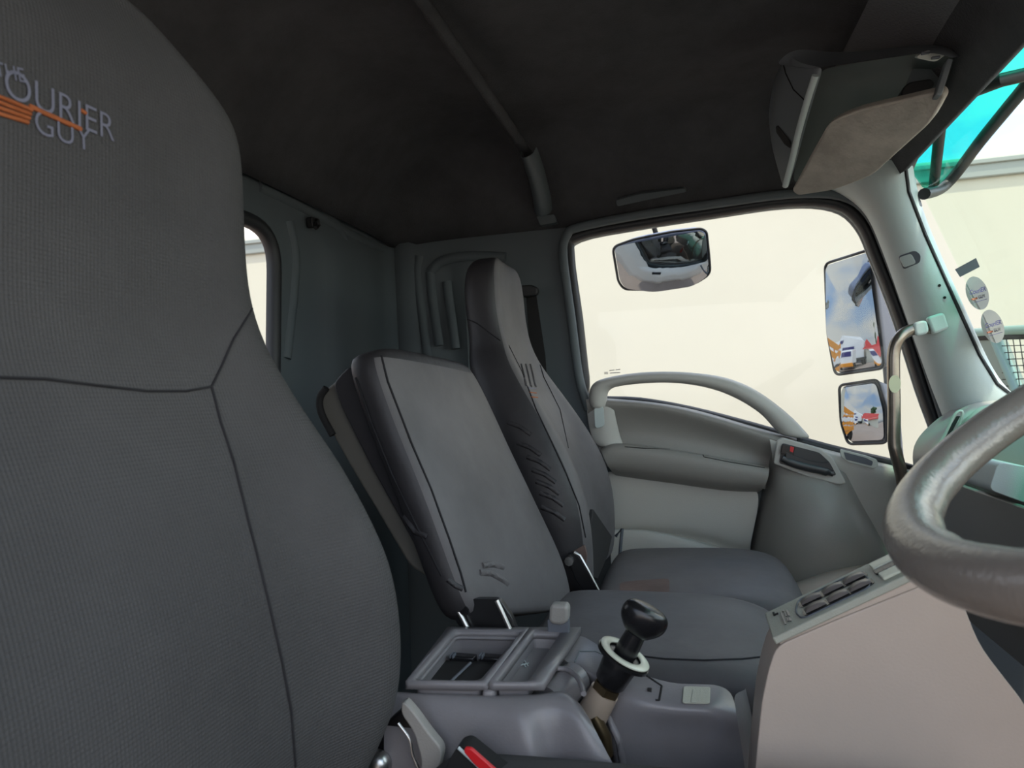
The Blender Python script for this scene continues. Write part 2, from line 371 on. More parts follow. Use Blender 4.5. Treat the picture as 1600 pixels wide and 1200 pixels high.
# ---- front pillar trim
pl_l = [(1270, 292), (1300, 302), (1345, 330), (1378, 400), (1420, 520), (1455, 620), (1482, 690), (1500, 760)]
pl_r = [(1412, 205), (1413, 250), (1420, 300), (1445, 368), (1490, 468), (1530, 556), (1560, 604), (1600, 632)]
a = cat_sm(PL(pl_l, 1.755), 3); b = cat_sm([at(x, y, Y=(1.60 if i < 2 else 1.62)) for i, (x, y) in enumerate(pl_r)], 3)
a = resamp(a, 16); b = resamp(b, 16)
mid = [p.lerp(q, .35)+V((-.035, -.03, 0)) for p, q in zip(a, b)]; mid2 = [p.lerp(q, .75)+V((-.03, -.022, 0)) for p, q in zip(a, b)]
aft = [p+V((.05, .06, 0)) for p in a]; bft = [p+V((.035, .03, 0)) for p in b]; bb = [p.lerp(q, .5)+V((.09, .12, 0)) for p, q in zip(a, b)]
pil = tag(patch('trim_1', [aft, a, mid, mid2, b, bft, bb], 'pill', n=16, s=2), kind='structure')
pb = bvh_of(pil)
seam('windshield_seal', pb, [(1414, 255), (1420, 300), (1446, 368), (1490, 466), (1530, 554), (1558, 600), (1594, 628)], .004, 'rubber', pil)
q = rnd([hit(pb, *p, .005) for p in [(1404, 400), (1430, 391), (1439, 398), (1438, 410), (1412, 421)]], .006)
slab('handle_socket', q, V((0, .004, 0)), 'grey', pil, .001)
q = rnd([hit(pb, *p, .009) for p in [(1405, 402), (1424, 396), (1432, 411), (1413, 418)]], .006)
slab('socket_cap', q, V((0, .004, 0)), 'pill', pil, .001)
for x, y in [(1468, 446), (1476, 465)]: lathe('screw_hole', [(0, .003), (.004, .003)], hit(pb, x, y, .002), ray(x, y).normalized(), 'matt', pil, 10)
# ---- windshield: leaning pane from the header to the dashboard, gently bowed
def wsx(y, z): return .462+(1.325-z)*.37+.035*(1-((y-.82)/.85)**2)
rows = []
for zi in range(9):
    z = 1.42-(1.42-.76)*zi/8; rows.append([V((wsx(y, z)+.012, y, z)) for y in [-.03+1.68*k/16 for k in range(17)]])
ws = tag(patch('window_1', rows, 'wsglass', n=17, thick=.004, s=0), kind='structure')
# header rail over the windshield
hr = []
HE = [at(1407, 292, Y=1.68), at(1413, 256, Y=1.63), at(1424, 236, X=.462), at(1450, 209, X=.470), at(1500, 158, X=.478), at(1550, 108, X=.484), at(1600, 57, X=.488)]
HE += [V((.488, y, HE[-1].z)) for y in (.9, .6, .3, .0, -.06)]
for dx, dz in [(-.20, .10), (-.11, .05), (-.05, .012), (-.012, .0), (.008, .004), (.03, .02), (.03, .14), (-.18, .16)]:
    hr.append([p+V((dx, 0, dz)) for p in HE])
tag(patch('trim_2', hr, 'header', n=15, s=1), kind='structure')
# ---- floor, firewall, driver's side corner
tag(box('floor', (.05, .87, -.02), (1.95, 1.86, .04), 'carpet', b=0), kind='structure')
tag(box('wall_front', (.98, .87, .33), (.03, 1.86, .70), 'matt', b=0), kind='structure')
tag(box('wall_right', (-.68, -.08, .62), (.34, .03, 1.42), 'wall', b=.005), kind='structure')  # unseen wall behind the driver, added to control light at the rear
tag(box('ground', (0, 40, -1.05), (240, 240, .1), 'asphalt', b=0), kind='structure')

# ================================================================== SEATS
UU = [(-1, -.55), (-1, -.12), (-.93, .55), (-.8, 1), (-.66, .55), (-.5, .05), (0, -.08), (.5, .05), (.66, .55), (.8, 1), (.93, .55), (1, -.12), (1, -.55)]
def seatback(name, lv, mt, parent, crown=True):
    """lv: (xedge, z, yc, hw, bolster, thick); rings of 17, lofted bottom to top"""
    rings = []
    for (xe, z, yc, hw, bo, th) in lv:
        r = []
        for u, f in UU:
            n_ = bo*f if f > 0 else 0
            if f < 0 and abs(u) == 1: n_ = f*th+(bo*.2)
            elif f < 0: n_ = f*bo
            r.append(V((xe-bo*.75+n_, yc+u*hw, z)))
        for u, f in [(.93, -.9), (.5, -1), (-.5, -1), (-.93, -.9)]: r.append(V((xe-bo*.75+f*th, yc+u*hw, z)))
        rings.append(r)
    m_ = 17
    if crown:
        for k_, g in ((0, -1), (-1, 1)):
            base = rings[k_]; c = sum(base, V())/m_; e_ = .012
            cap = [c+(p-c)*.72+V((0, 0, g*e_)) for p in base]; rings = ([cap]+rings) if g < 0 else (rings+[cap])
    vs = [p for r in rings for p in r]; nr = len(rings)
    fs = [(i*m_+j, i*m_+(j+1) % m_, (i+1)*m_+(j+1) % m_, (i+1)*m_+j) for i in range(nr-1) for j in range(m_)]
    fs += [tuple(range(m_)), tuple(range((nr-1)*m_, nr*m_))]
    return sub(link(name, mesh(vs, fs), mt, parent), 2)
def cushion(name, x0, x1, y0, y1, z0, z1, mt, parent, crown=.012, tilt=0, side=None):
    rings = []; xs = [x0, x0+.015, x0+.06, (x0+x1)/2, x1-.1, x1-.03, x1]
    ks = [.80, .95, 1, 1, 1, .97, .80]; zt = [-.03, -.006, 0, .004, .006, -.006, -.045]
    prof = [(-1, 0), (-1.0, .55), (-.985, .9), (-.90, 1), (-.5, 1.0), (0, 1.0), (.5, 1.0), (.90, 1), (.985, .9), (1, .55), (1, 0), (.9, -.04), (-.9, -.04)]
    yc, hw = (y0+y1)/2, (y1-y0)/2
    for x, k_, dz in zip(xs, ks, zt):
        r = []
        for u, h in prof:
            zz = z0+(z1-z0)*h*(1 if h < .95 else 1)+(crown*(1-u*u) if h > .95 else 0)+(dz if h > .3 else -dz*.4)+tilt*(x-x0)
            r.append(V((x, yc+u*hw*(.97+.03*k_), zz)))
        rings.append(r)
    m_ = len(prof); vs = [p for r in rings for p in r]; nr = len(rings)
    fs = [(i*m_+j, i*m_+(j+1) % m_, (i+1)*m_+(j+1) % m_, (i+1)*m_+j) for i in range(nr-1) for j in range(m_)]
    fs += [tuple(range(m_)), tuple(range((nr-1)*m_, nr*m_))]
    return sub(link(name, mesh(vs, fs), mt, parent), 2)
# ---- driver's seat
ds = empty('driver_seat', (-.2, .38, .0), 'large charcoal fabric driver seat with integrated headrest, nearest to the viewer', 'seat')
dl = []
for px, py, ye, bo, th, dy in [(560, 1255, .59, .045, .10, 0), (600, 1165, .600, .05, .11, 0), (647, 1070, .615, .05, .12, 0), (652, 985, .620, .05, .12, 0), (641, 885, .618, .048, .12, 0), (610, 812, .608, .045, .12, 0), (560, 722, .592, .038, .11, 0),
        (500, 642, .575, .03, .11, 0), (442, 552, .555, .022, .10, 0), (414, 484, .54, .012, .09, 0), (402, 415, .532, .008, .085, 0), (398, 310, .530, .006, .08, 0), (394, 226, .528, .006, .08, 0), (370, 178, .515, .006, .075, 0), (330, 128, .495, .006, .065, 0), (262, 52, .46, .005, .05, 0)]:
    p = at(px, py, Y=ye); dl.append((p.x, p.z, .36, ye-.36, bo, th))
db = seatback('backrest', dl, 'fabric', ds)
dbv = bvh_of(db)
seam('cross_seam', dbv, [(0, 590), (70, 592), (150, 602), (230, 611), (290, 611), (331, 604)], .0011, 'thread', db)
seam('bolster_seam', dbv, [(331, 604), (345, 660), (365, 720), (385, 800), (405, 880), (422, 950), (440, 1030), (455, 1110), (462, 1198)], .0011, 'thread', db)
seam('headrest_seam', dbv, [(331, 604), (345, 575), (365, 530), (390, 490), (404, 462)], .0011, 'thread', db)
cushion('seat_cushion', -.26, .24, .12, .635, .36, .532, 'fabric', ds)
box('seat_base', (-.02, .36, .18), (.40, .38, .35), 'matt', ds)
# embroidered logo, pressed on to the headrest
def emb(s, px0, py0, px1, py1, h, mt_, bold=-.0002):
    A = hit(dbv, px0, py0); B = hit(dbv, px1, py1); ex = (B-A); wd = ex.length; ex.normalize()
    prj = V((-1, .15, -.05)).normalized(); ey = V((0, 0, 1))-ex*ex.z; ey.normalize()
    return text('embroidery', s, h, A, ex, ey, mt_, db, width=wd, bvh=dbv, lift=.0012, bold=bold, dens=.004, proj=prj)
def bar(a_, b_, h, mt_):
    n_ = 14; A = []; 
    for i in range(n_+1):
        f = i/n_; x = a_[0]+(b_[0]-a_[0])*f; y = a_[1]+(b_[1]-a_[1])*f; A.append(hit(dbv, x, y, .0008))
    return tube('embroidery', A, .0011*h, mt_, db, 6)
try:
    emb('THE', -8, 118, 40, 130, .012, 'lthread', 0)
    emb('OURIER', 4, 148, 178, 222, .026, 'lthread')
    emb('GUY', 52, 206, 142, 238, .022, 'lthread')
    for k_ in range(4): bar((-6, 149+k_*9), (46+(2-k_)*2, 172+k_*6.5), 1.2, 'orange')
    bar((46, 166), (126, 202), 1.5, 'orange'); bar((126, 172), (134, 177), 1.3, 'orange')
except Exception as ex_: print('emb', ex_)
# recliner cover, buckle parts beside the driver's seat
rc = slab('recliner_cover', rnd(wpl([(636, 1084), (655, 1105), (680, 1140), (699, 1162), (690, 1200), (684, 1260), (640, 1260), (668, 1185), (655, 1135), (634, 1106)], .60), .01, 4), V((0, -.012, 0)), 'door_d', ds, .003)
tag(rc, 'grey curved plastic cover')
slab('hinge_plate', rnd(wpl([(570, 1290), (560, 1180), (600, 1130), (636, 1100), (660, 1140), (672, 1200), (670, 1290)], .615), .01), V((0, .012, 0)), 'bmetal', ds)
tube('wiring', [at(x, y, Y=.598) for x, y in [(622, 1130), (640, 1155), (645, 1180), (655, 1205), (660, 1240)]], .0015, 'steel', ds, 8, sm=4)
lathe('pivot_bolt', [(0, .004), (.0, .014), (.01, .014), (.014, .008)], at(592, 1192, Y=.61), V((0, -1, 0)), 'steel', ds)
# ---- passenger seat
psx = [(1.18, -.385), (1.10, -.378), (1.02, -.376), (.94, -.352), (.83, -.280), (.735, -.222), (.614, -.192), (.52, -.200)]
def psX(z):
    for (z1, x1), (z0, x0) in zip(psx, psx[1:]):
        if z >= z0: return x0+(x1-x0)*(min(z, z1)-z0)/(z1-z0)
    return psx[-1][1]
ps = empty('passenger_seat', (-.05, 1.4, 0), 'charcoal covered passenger seat with tall headrest beside the far door', 'seat')
pl_ = []
for z, hw, bo, th in [(.50, .20, .03, .10), (.56, .215, .035, .12), (.64, .22, .035, .125), (.72, .215, .035, .12), (.80, .20, .03, .11), (.87, .18, .025, .10), (.93, .155, .018, .088), (.965, .136, .01, .08), (1.0, .130, .006, .075), (1.05, .130, .005, .075), (1.09, .128, .005, .075), (1.125, .120, .004, .07), (1.145, .10, .003, .06)]:
    pl_.append((psX(z), z, 1.40, hw, bo, th))
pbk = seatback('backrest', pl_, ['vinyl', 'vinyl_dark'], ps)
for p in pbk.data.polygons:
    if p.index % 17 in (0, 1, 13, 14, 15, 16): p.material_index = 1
pbv = bvh_of(pbk)
for pts in [[(795, 540), (815, 580), (838, 640), (862, 690), (885, 740), (905, 790), (915, 840)], [(828, 520), (850, 590), (875, 640), (888, 700)]]:
    seam('side_seam', pbv, pts, .0013, 'thread', pbk)
seam('neck_seam', pbv, [(728, 498), (745, 505), (765, 520), (782, 532)], .0013, 'thread', pbk)
for k_, (x, y) in enumerate([(826, 606), (827, 613), (829, 620)]):
    seam('embroidery', pbv, [(x, y), (x+11, y+1)], .0012, 'orange' if k_ else 'lthread', pbk)
for x in (822, 829, 836): seam('fold', pbv, [(x-8, 570), (x-3, 590), (x, 604)], .004, 'vinyl', pbk, -.0022)
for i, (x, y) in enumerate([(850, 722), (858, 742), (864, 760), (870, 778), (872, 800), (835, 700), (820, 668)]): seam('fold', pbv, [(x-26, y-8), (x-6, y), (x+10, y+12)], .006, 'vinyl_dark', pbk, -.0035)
pc = cushion('seat_cushion', -.20, .185, 1.19, 1.61, .36, .505, 'vinyl', ps, crown=.012)
pcv = bvh_of(pc)
wrow = []
for f_ in (0, .25, .5, .75, 1):
    g_ = [hit(pcv, x, ya+(yb-ya)*f_, .003) for x, ya, yb in [(968, 910, 930), (985, 908, 930), (1005, 906, 930), (1025, 905, 930), (1046, 903, 930)]]
    if all(p_ is not None for p_ in g_): wrow.append(g_)
wp_ = patch('worn_patch', wrow, 'brown', ps, n=6, s=1)
tag(wp_, 'worn brown fabric showing under the cover')
slab('gathered_skirt', [at(x, y, Y=Y) for x, y, Y in [(927, 795, 1.42), (957, 838, 1.50), (950, 868, 1.48), (935, 905, 1.3), (918, 900, 1.25), (922, 850, 1.3)]], V((-.02, 0, 0)), 'matt', ps, .003)
hg = slab('recliner_bracket', rnd([at(x, y, Y=1.165) for x, y in [(884, 866), (900, 862), (912, 880), (936, 926), (915, 930), (898, 905)]], .006), V((0, .012, 0)), 'bmetal', ps, .002)
tube('bracket_edge', [at(x, y, Y=1.16) for x, y in [(897, 863), (906, 868), (920, 893), (936, 924)]], .0025, 'steel', hg, 8)
lathe('bolt', [(0, .009), (.008, .008)], at(890, 876, Y=1.166), V((0, -1, 0)), 'steel', hg, 8)
slab('torn_edge', rnd([at(x, y, Y=1.19) for x, y in [(893, 862), (913, 852), (917, 868), (915, 885), (905, 872)]], .004), V((0, .01, 0)), 'brown', ps, .001)
box('seat_base', (-.0, 1.4, .20), (.34, .36, .31), 'matt', ps)
tube('belt_buckle_stalk', [V((-.20, 1.64, .42)), at(972, 826, Y=1.64), at(962, 838, Y=1.64)], .004, 'grey', ps, 8)
# ---- centre seat (fold down back)
cs = empty('bench_seat', (-.1, .96, 0), 'narrower fold-down centre seat with charcoal cover, between the two bucket seats', 'seat')
nf = [(590, 548), (602, 590), (640, 690), (672, 765), (700, 842), (722, 905), (742, 955)]
ff = [(742, 578), (760, 610), (790, 680), (815, 730), (850, 805), (890, 885), (900, 940)]
NF = resamp(PL(nf, .79), 7); FF = resamp(PL(ff, 1.13), 7)
rings = []
for i, (a_, b_) in enumerate(zip(NF, FF)):
    th = V((-.062, 0, -.012)); e_ = .006
    r = [a_+V((-.008, -.004, 0)), a_+V((.006, .010, 0)), a_.lerp(b_, .3)+V((.012, 0, 0)), a_.lerp(b_, .7)+V((.012, 0, 0)), b_+V((.004, -.012, 0)), b_+V((-.01, .0, 0)), b_+th, b_.lerp(a_, .5)+th*1.05, a_+th+V((0, .006, 0)), a_+th*.5+V((0, -.010, 0))]
    rings.append(r)
for k_, g in ((0, 1), (-1, -1)):
    c = sum(rings[k_], V())/10; cap = [c+(p-c)*.8+V((0, 0, g*.012)) for p in rings[k_]]; rings = [cap]+rings if k_ == 0 else rings+[cap]
vs = [p for r in rings for p in r]; fs = [(i*10+j, i*10+(j+1) % 10, (i+1)*10+(j+1) % 10, (i+1)*10+j) for i in range(len(rings)-1) for j in range(10)]
fs += [tuple(range(10)), tuple(range(len(vs)-10, len(vs)))]
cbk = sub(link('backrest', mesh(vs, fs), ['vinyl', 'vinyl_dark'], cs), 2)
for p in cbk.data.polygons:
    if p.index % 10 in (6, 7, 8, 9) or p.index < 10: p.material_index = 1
cbv = bvh_of(cbk)
seam('front_piping', cbv, [(596, 556), (606, 596), (642, 690), (674, 765), (702, 842), (720, 895), (728, 925)], .0016, 'thread', cbk, .0)
seam('side_seam', cbv, [(556, 590), (580, 660), (612, 740), (650, 820), (690, 900)], .0015, 'thread', cbk, .0)
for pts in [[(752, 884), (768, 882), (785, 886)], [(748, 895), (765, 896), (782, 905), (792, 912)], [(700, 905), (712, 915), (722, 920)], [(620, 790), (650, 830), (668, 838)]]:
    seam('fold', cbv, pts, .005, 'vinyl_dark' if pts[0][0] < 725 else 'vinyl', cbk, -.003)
sh = [(548, 575), (528, 592), (505, 612), (500, 632), (512, 665), (545, 725), (590, 800), (640, 885), (672, 905), (705, 905), (640, 780), (585, 680)]
shell = slab('back_shell', rnd(PL(sh, .815), .012, 4), V((0, .30, .015)), 'shellm', cs, .008)
slab('shell_band', rnd(PL([(548, 570), (532, 585), (520, 600), (535, 640), (580, 730), (622, 805), (668, 890), (700, 900), (640, 780), (585, 680)], .805), .01, 4), V((0, .012, 0)), 'vinyl_dark', cs, .005)
tube('shell_lip', cat_sm(PL([(510, 606), (500, 622), (502, 645), (520, 680)], .812), 4), .005, 'matt', shell, 8)
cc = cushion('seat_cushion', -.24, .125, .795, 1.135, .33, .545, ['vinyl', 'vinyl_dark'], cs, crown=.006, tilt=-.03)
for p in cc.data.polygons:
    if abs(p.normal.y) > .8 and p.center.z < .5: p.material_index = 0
ccv = bvh_of(cc)
seam('side_seam', ccv, [(990, 1024), (1040, 1030), (1100, 1032), (1160, 1030), (1195, 1026)], .0014, 'thread', cc, 0)
br = slab('hinge_bracket', rnd(PL([(695, 936), (780, 936), (800, 965), (812, 1000), (735, 1005), (712, 970)], .80), .005), V((0, .01, 0)), 'bmetal', cs, .002)
tube('bracket_edge', PL([(706, 938), (722, 965), (740, 1000)], .795), .0035, 'steel', br, 8)
tube('bracket_edge', PL([(776, 938), (784, 955), (800, 990)], .795), .003, 'steel', br, 8)
lathe('bolt', [(0, .007), (.008, .006)], at(727, 950, Y=.80), V((0, -1, 0)), 'bmetal', br, 8)
box('seat_base', (-.06, .965, .17), (.30, .28, .32), 'matt', cs)

# ================================================================== FAR DOOR
YD = 1.75
dr = tag(empty('door_1', (0, 1.78, .2)), kind='structure')
waist = [(916, 622), (960, 626), (1010, 628), (1070, 637), (1130, 652), (1180, 667), (1240, 684), (1300, 702), (1360, 717), (1420, 731), (1480, 746)]
def prow(pts, Y): return cat_sm([at(p[0], p[1], Y=(Y if len(p) < 3 else p[2])) for p in pts], 3)
patch('upper_panel', [prow([(914, 618), (1000, 624), (1080, 636), (1180, 665), (1245, 682)], 1.80), prow([(915, 622), (1000, 627), (1080, 640), (1180, 668), (1245, 686)], 1.745),
      prow([(917, 632), (1000, 634), (1080, 648), (1180, 680), (1245, 700)], 1.735), prow([(920, 655), (1000, 652), (1080, 668), (1180, 700), (1245, 722)], 1.765), prow([(925, 680), (1000, 678), (1080, 690), (1180, 712), (1245, 740)], 1.775),
      prow([(930, 700), (1000, 694), (1080, 706), (1180, 728), (1245, 760)], 1.765), prow([(936, 730), (1000, 730), (1080, 740), (1180, 760), (1245, 780)], 1.76)], 'door_d', dr, n=14)
patch('panel_end', [prow([(914, 624, 1.76), (917, 660, 1.75), (925, 690, 1.745), (938, 700, 1.745)], 0), prow([(940, 625, 1.74), (942, 655, 1.735), (948, 690, 1.735), (956, 698, 1.735)], 0), prow([(958, 626, 1.745), (964, 655, 1.75), (972, 686, 1.757), (978, 696, 1.76)], 0)], 'door', dr, n=8, thick=.006)
slab('screw_cover', rnd(PL([(928, 636), (943, 634), (945, 666), (930, 670)], 1.733), .01), V((0, -.003, 0)), 'pill', dr, .001)
# armrest band
arm = [prow([(940, 700), (960, 693), (1060, 706), (1130, 718), (1202, 732)], 1.765), prow([(938, 702), (960, 690), (1060, 702), (1130, 714), (1202, 728)], 1.715), prow([(940, 706), (960, 696), (1060, 708), (1130, 722), (1202, 736)], 1.700),
       prow([(946, 722), (965, 718), (1060, 730), (1130, 742), (1200, 750)], 1.700), prow([(955, 736), (975, 738), (1060, 750), (1130, 760), (1192, 764)], 1.712), prow([(962, 744), (985, 748), (1060, 758), (1130, 768), (1186, 770)], 1.765)]
ar = patch('armrest', arm, 'door_d', dr, n=14)
arv = bvh_of(ar)
q = [hit(arv, x, y, .001) for x, y in [(972, 690), (985, 689), (1050, 691), (1048, 700), (1000, 700), (978, 697)]]
if all(q): slab('pull_pocket', rnd(q, .004), V((0, -.002, 0)), 'door_d', ar, .001)
for pts in [[(974, 691), (1046, 693)], [(1048, 692), (1047, 702), (1000, 700), (976, 698)], [(1096, 706), (1100, 714), (1140, 722), (1195, 731)], [(1140, 712), (1172, 718)]]: seam('groove', arv, pts, .0012, 'matt', ar, .0)
patch('lower_panel', [prow([(940, 735), (1000, 742), (1080, 752), (1190, 765)], 1.755), prow([(952, 790), (1010, 795), (1080, 803), (1180, 815)], 1.755), prow([(960, 822), (1020, 822), (1090, 832), (1172, 852)], 1.752),
      prow([(962, 828), (1020, 828), (1090, 838), (1172, 860)], 1.765), prow([(962, 835), (1020, 836), (1090, 848), (1172, 880)], 1.775), prow([(962, 960), (1020, 960), (1090, 980), (1172, 990)], 1.775)], 'door', dr, n=12)
patch('lower_ledge', [prow([(950, 826), (1000, 826), (1060, 836), (1120, 852), (1165, 875)], 1.775), prow([(950, 827), (1000, 827), (1060, 838), (1120, 856), (1165, 880)], 1.74), prow([(955, 832), (1000, 832), (1060, 844), (1120, 862), (1165, 888)], 1.73), prow([(955, 980), (1000, 980), (1060, 990), (1120, 1000), (1165, 1010)], 1.735)], 'door', dr, n=10)
# front bulge: speaker and pocket housing
patch('front_bulge', [prow([(1205, 690, 1.79), (1196, 740, 1.79), (1186, 790, 1.79), (1172, 860, 1.79), (1160, 960, 1.79)], 0), prow([(1213, 688, 1.735), (1205, 740, 1.73), (1195, 790, 1.73), (1182, 860, 1.73), (1168, 960, 1.73)], 0),
      prow([(1228, 700, 1.725), (1218, 745, 1.70), (1212, 795, 1.69), (1205, 860, 1.68), (1195, 960, 1.69)], 0), prow([(1270, 715, 1.725), (1260, 755, 1.68), (1262, 800, 1.65), (1262, 860, 1.64), (1270, 960, 1.66)], 0),
      prow([(1305, 730, 1.725), (1305, 765, 1.68), (1315, 805, 1.65), (1325, 860, 1.64), (1340, 960, 1.66)], 0), prow([(1322, 740, 1.735), (1338, 780, 1.71), (1358, 820, 1.68), (1375, 865, 1.67), (1400, 960, 1.68)], 0),
      prow([(1330, 745, 1.785), (1350, 790, 1.785), (1375, 835, 1.785), (1392, 870, 1.785), (1420, 960, 1.785)], 0)], 'door_d', dr, n=14)
patch('front_panel', [prow([(1200, 674), (1290, 699), (1360, 716), (1420, 730), (1490, 748)], 1.795), prow([(1200, 678), (1290, 703), (1360, 720), (1420, 735), (1490, 752)], 1.745), prow([(1204, 690), (1290, 718), (1360, 736), (1420, 752), (1490, 770)], 1.735),
      prow([(1210, 740), (1300, 760), (1370, 770), (1430, 780), (1500, 800)], 1.755), prow([(1215, 860), (1300, 860), (1380, 870), (1440, 880), (1520, 890)], 1.77), prow([(1215, 1000), (1300, 1000), (1380, 1000), (1440, 1000), (1520, 1000)], 1.77)], 'door', dr, n=12)
# pocket lip with the row of vent holes
vp = patch('pocket_lip', [prow([(1200, 925), (1262, 903), (1310, 888), (1370, 880), (1420, 880)], 1.66), prow([(1200, 928), (1262, 906), (1310, 892), (1370, 884), (1420, 884)], 1.60), prow([(1200, 950), (1262, 930), (1310, 918), (1370, 905), (1420, 900)], 1.56), prow([(1200, 1000), (1262, 990), (1310, 980), (1370, 960), (1420, 960)], 1.56)], 'stack', dr, n=10)
vpv = bvh_of(vp)
for k_ in range(8):
    h_ = hit(vpv, 1300+k_*8, 924-k_*2.2, .001)
    if h_: lathe('vent_hole', [(0, .0038), (.002, .0036)], h_, ray(1300, 925).normalized(), 'matt', vp, 10)
# arch shaped pull handle over the window sill
oc = cat_sm(PL([(922, 640), (918, 622), (922, 602), (938, 592), (985, 583), (1040, 580), (1095, 583), (1140, 591), (1180, 608), (1215, 632), (1245, 658), (1272, 688)], 1.735), 4)
ic = cat_sm(PL([(944, 640), (948, 630), (949, 612), (960, 605), (995, 600), (1040, 598), (1085, 602), (1125, 612), (1160, 628), (1190, 648), (1208, 668), (1222, 682)], 1.735), 4)
oc = resamp(oc, 34); ic = resamp(ic, 34)
rg = [[o_+V((0, .028, 0)), o_+V((0, .004, 0)), o_.lerp(i_, .25)+V((0, -.012, 0)), o_.lerp(i_, .75)+V((0, -.012, 0)), i_+V((0, .004, 0)), i_+V((0, .028, 0)), o_.lerp(i_, .5)+V((0, .034, 0))] for o_, i_ in zip(oc, ic)]
vs = [p for r in rg for p in r]; fs = [(i*7+j, i*7+(j+1) % 7, (i+1)*7+(j+1) % 7, (i+1)*7+j) for i in range(33) for j in range(7)]+[tuple(range(7)), tuple(range(33*7, 34*7))]
sub(link('pull_handle', mesh(vs, fs), 'door', dr), 2)
# inner latch: bezel, cup, lever and red lock
bz = slab('latch_bezel', rnd(PL([(1213, 688), (1222, 683), (1280, 700), (1300, 715), (1322, 755), (1310, 757), (1262, 745), (1208, 724)], 1.700), .006), V((0, -.008, 0)), 'door', dr, .003)
slab('latch_cup', rnd(PL([(1222, 692), (1280, 707), (1296, 722), (1307, 742), (1300, 744), (1262, 736), (1217, 724)], 1.691), .006), V((0, .0005, 0)), 'latch', bz, 0)
tube('latch_lever', PL([(1222, 716), (1240, 724), (1262, 730), (1285, 735), (1302, 741)], 1.684), [.008, .010, .010, .010, .006], 'latch', bz, 10, sm=5, flat=(V((0, 0, 1)), 1, .7))
slab('lever_edge', rnd(PL([(1228, 706), (1240, 712), (1262, 720), (1285, 724), (1296, 722), (1300, 734), (1262, 730), (1228, 720)], 1.683), .003), V((0, -.003, 0)), 'latch', bz, .001)
slab('lock_slider', rnd(PL([(1222, 694), (1242, 698), (1239, 712), (1219, 708)], 1.688), .002), V((0, -.006, 0)), 'black', bz, .001)
slab('red_lock_mark', rnd(PL([(1235, 697), (1241, 699), (1239, 707), (1234, 705)], 1.6815), .001), V((0, -.0005, 0)), 'red', bz, 0)
ln = slab('marker_lamp', rnd(PL([(1312, 701), (1355, 712), (1370, 718), (1372, 728), (1365, 732), (1325, 722), (1313, 713)], 1.735), .005), V((0, -.004, 0)), 'lens', dr, .0015)
slab('lens_insert', rnd(PL([(1318, 706), (1352, 715), (1364, 721), (1362, 728), (1322, 718)], 1.7305), .003), V((0, -.001, 0)), 'grey', ln, 0)
# ================================================================== GRAB RAIL ON THE FRONT PILLAR
g = empty('grab_rail', at(1410, 755, Y=1.62), 'bent metal grab rail with light end bracket on the front pillar', 'grab handle')
tube('rail', [at(x, y, Y=Y) for x, y, Y in [(1452, 513, 1.63), (1438, 513, 1.62), (1420, 517, 1.61), (1405, 528, 1.60), (1397, 548, 1.60), (1396, 580, 1.60), (1397, 640, 1.60), (1397, 690, 1.60), (1400, 708, 1.60), (1408, 740, 1.61), (1414, 775, 1.62)]], .0125, 'bronze', g, 14, sm=5)
slab('end_bracket', rnd([at(x, y, Y=1.625) for x, y in [(1444, 497), (1470, 489), (1479, 514), (1454, 524)]], .008), V((.0, -.02, 0)), 'pill', g, .005)
slab('sleeve', rnd([at(x, y, Y=1.61) for x, y in [(1424, 505), (1446, 500), (1450, 521), (1428, 527)]], .01), V((0, -.012, 0)), 'pill', g, .005)
o = slab('round_sticker', [at(1398+9.5*math.cos(a_*math.pi/8), 600+14*math.sin(a_*math.pi/8), Y=1.586) for a_ in range(16)], V((0, -.001, 0)), 'clearp', g, 0)
# ================================================================== DASHBOARD
da = empty('dashboard', (.62, .9, .3), 'grey moulded dashboard under the windshield', 'dashboard')
prof = [(.47, .42), (.47, .60), (.455, .69), (.462, .735), (.50, .775), (.545, .81), (.60, .822), (.66, .815), (.74, .79), (.76, .60), (.60, .42)]
patch('dash_body', [[V((x, y, z)) for y in [.05, .3, .6, .9, 1.2, 1.5, 1.62, 1.68]] for x, z in prof+prof[:1]], 'door_d', da, n=9, s=2)
hood = [prow([(1438, 735, 1.66), (1470, 690, 1.66), (1500, 640, 1.66), (1540, 632, 1.66), (1600, 626, 1.66), (1640, 628, 1.66)], 0), prow([(1440, 730, 1.62), (1472, 684, 1.60), (1502, 640, 1.60), (1540, 628, 1.60), (1600, 622, 1.60), (1640, 624, 1.60)], 0),
        prow([(1446, 735, 1.56), (1480, 690, 1.54), (1512, 650, 1.54), (1545, 640, 1.54), (1600, 640, 1.54), (1640, 640, 1.54)], 0), prow([(1462, 760, 1.50), (1500, 715, 1.48), (1530, 690, 1.48), (1560, 680, 1.48), (1600, 680, 1.48), (1640, 680, 1.48)], 0)]
patch('defroster_cowl', hood, 'door', da, n=14, thick=.004)
slab('defroster_slot', PL([(1494, 650), (1500, 650), (1484, 680), (1462, 708), (1456, 712), (1474, 686)], 1.535), V((0, -.003, 0)), 'matt', da, .001)
tube('slot_frame', cat_sm(PL([(1450, 718), (1472, 688), (1492, 648), (1504, 646), (1490, 684), (1464, 714)], 1.533), 4, True), .003, 'door', da, 8, closed=True)
tube('cowl_edge', cat_sm(PL([(1500, 695), (1510, 665), (1530, 642), (1560, 634), (1600, 632)], 1.52), 4), .006, 'door', da, 8)
slab('glovebox_lid', rnd([V((.452, y, z)) for y, z in [(1.05, .50), (1.5, .50), (1.5, .68), (1.05, .68)]], .01), V((-.008, 0, 0)), 'door_d', da, .003)
slab('dash_shelf', rnd([at(x, y, Y=1.15) for x, y in [(1560, 722), (1640, 735), (1640, 800), (1545, 765)]], .01), V((.0, .12, 0)), 'pill', da, .006)
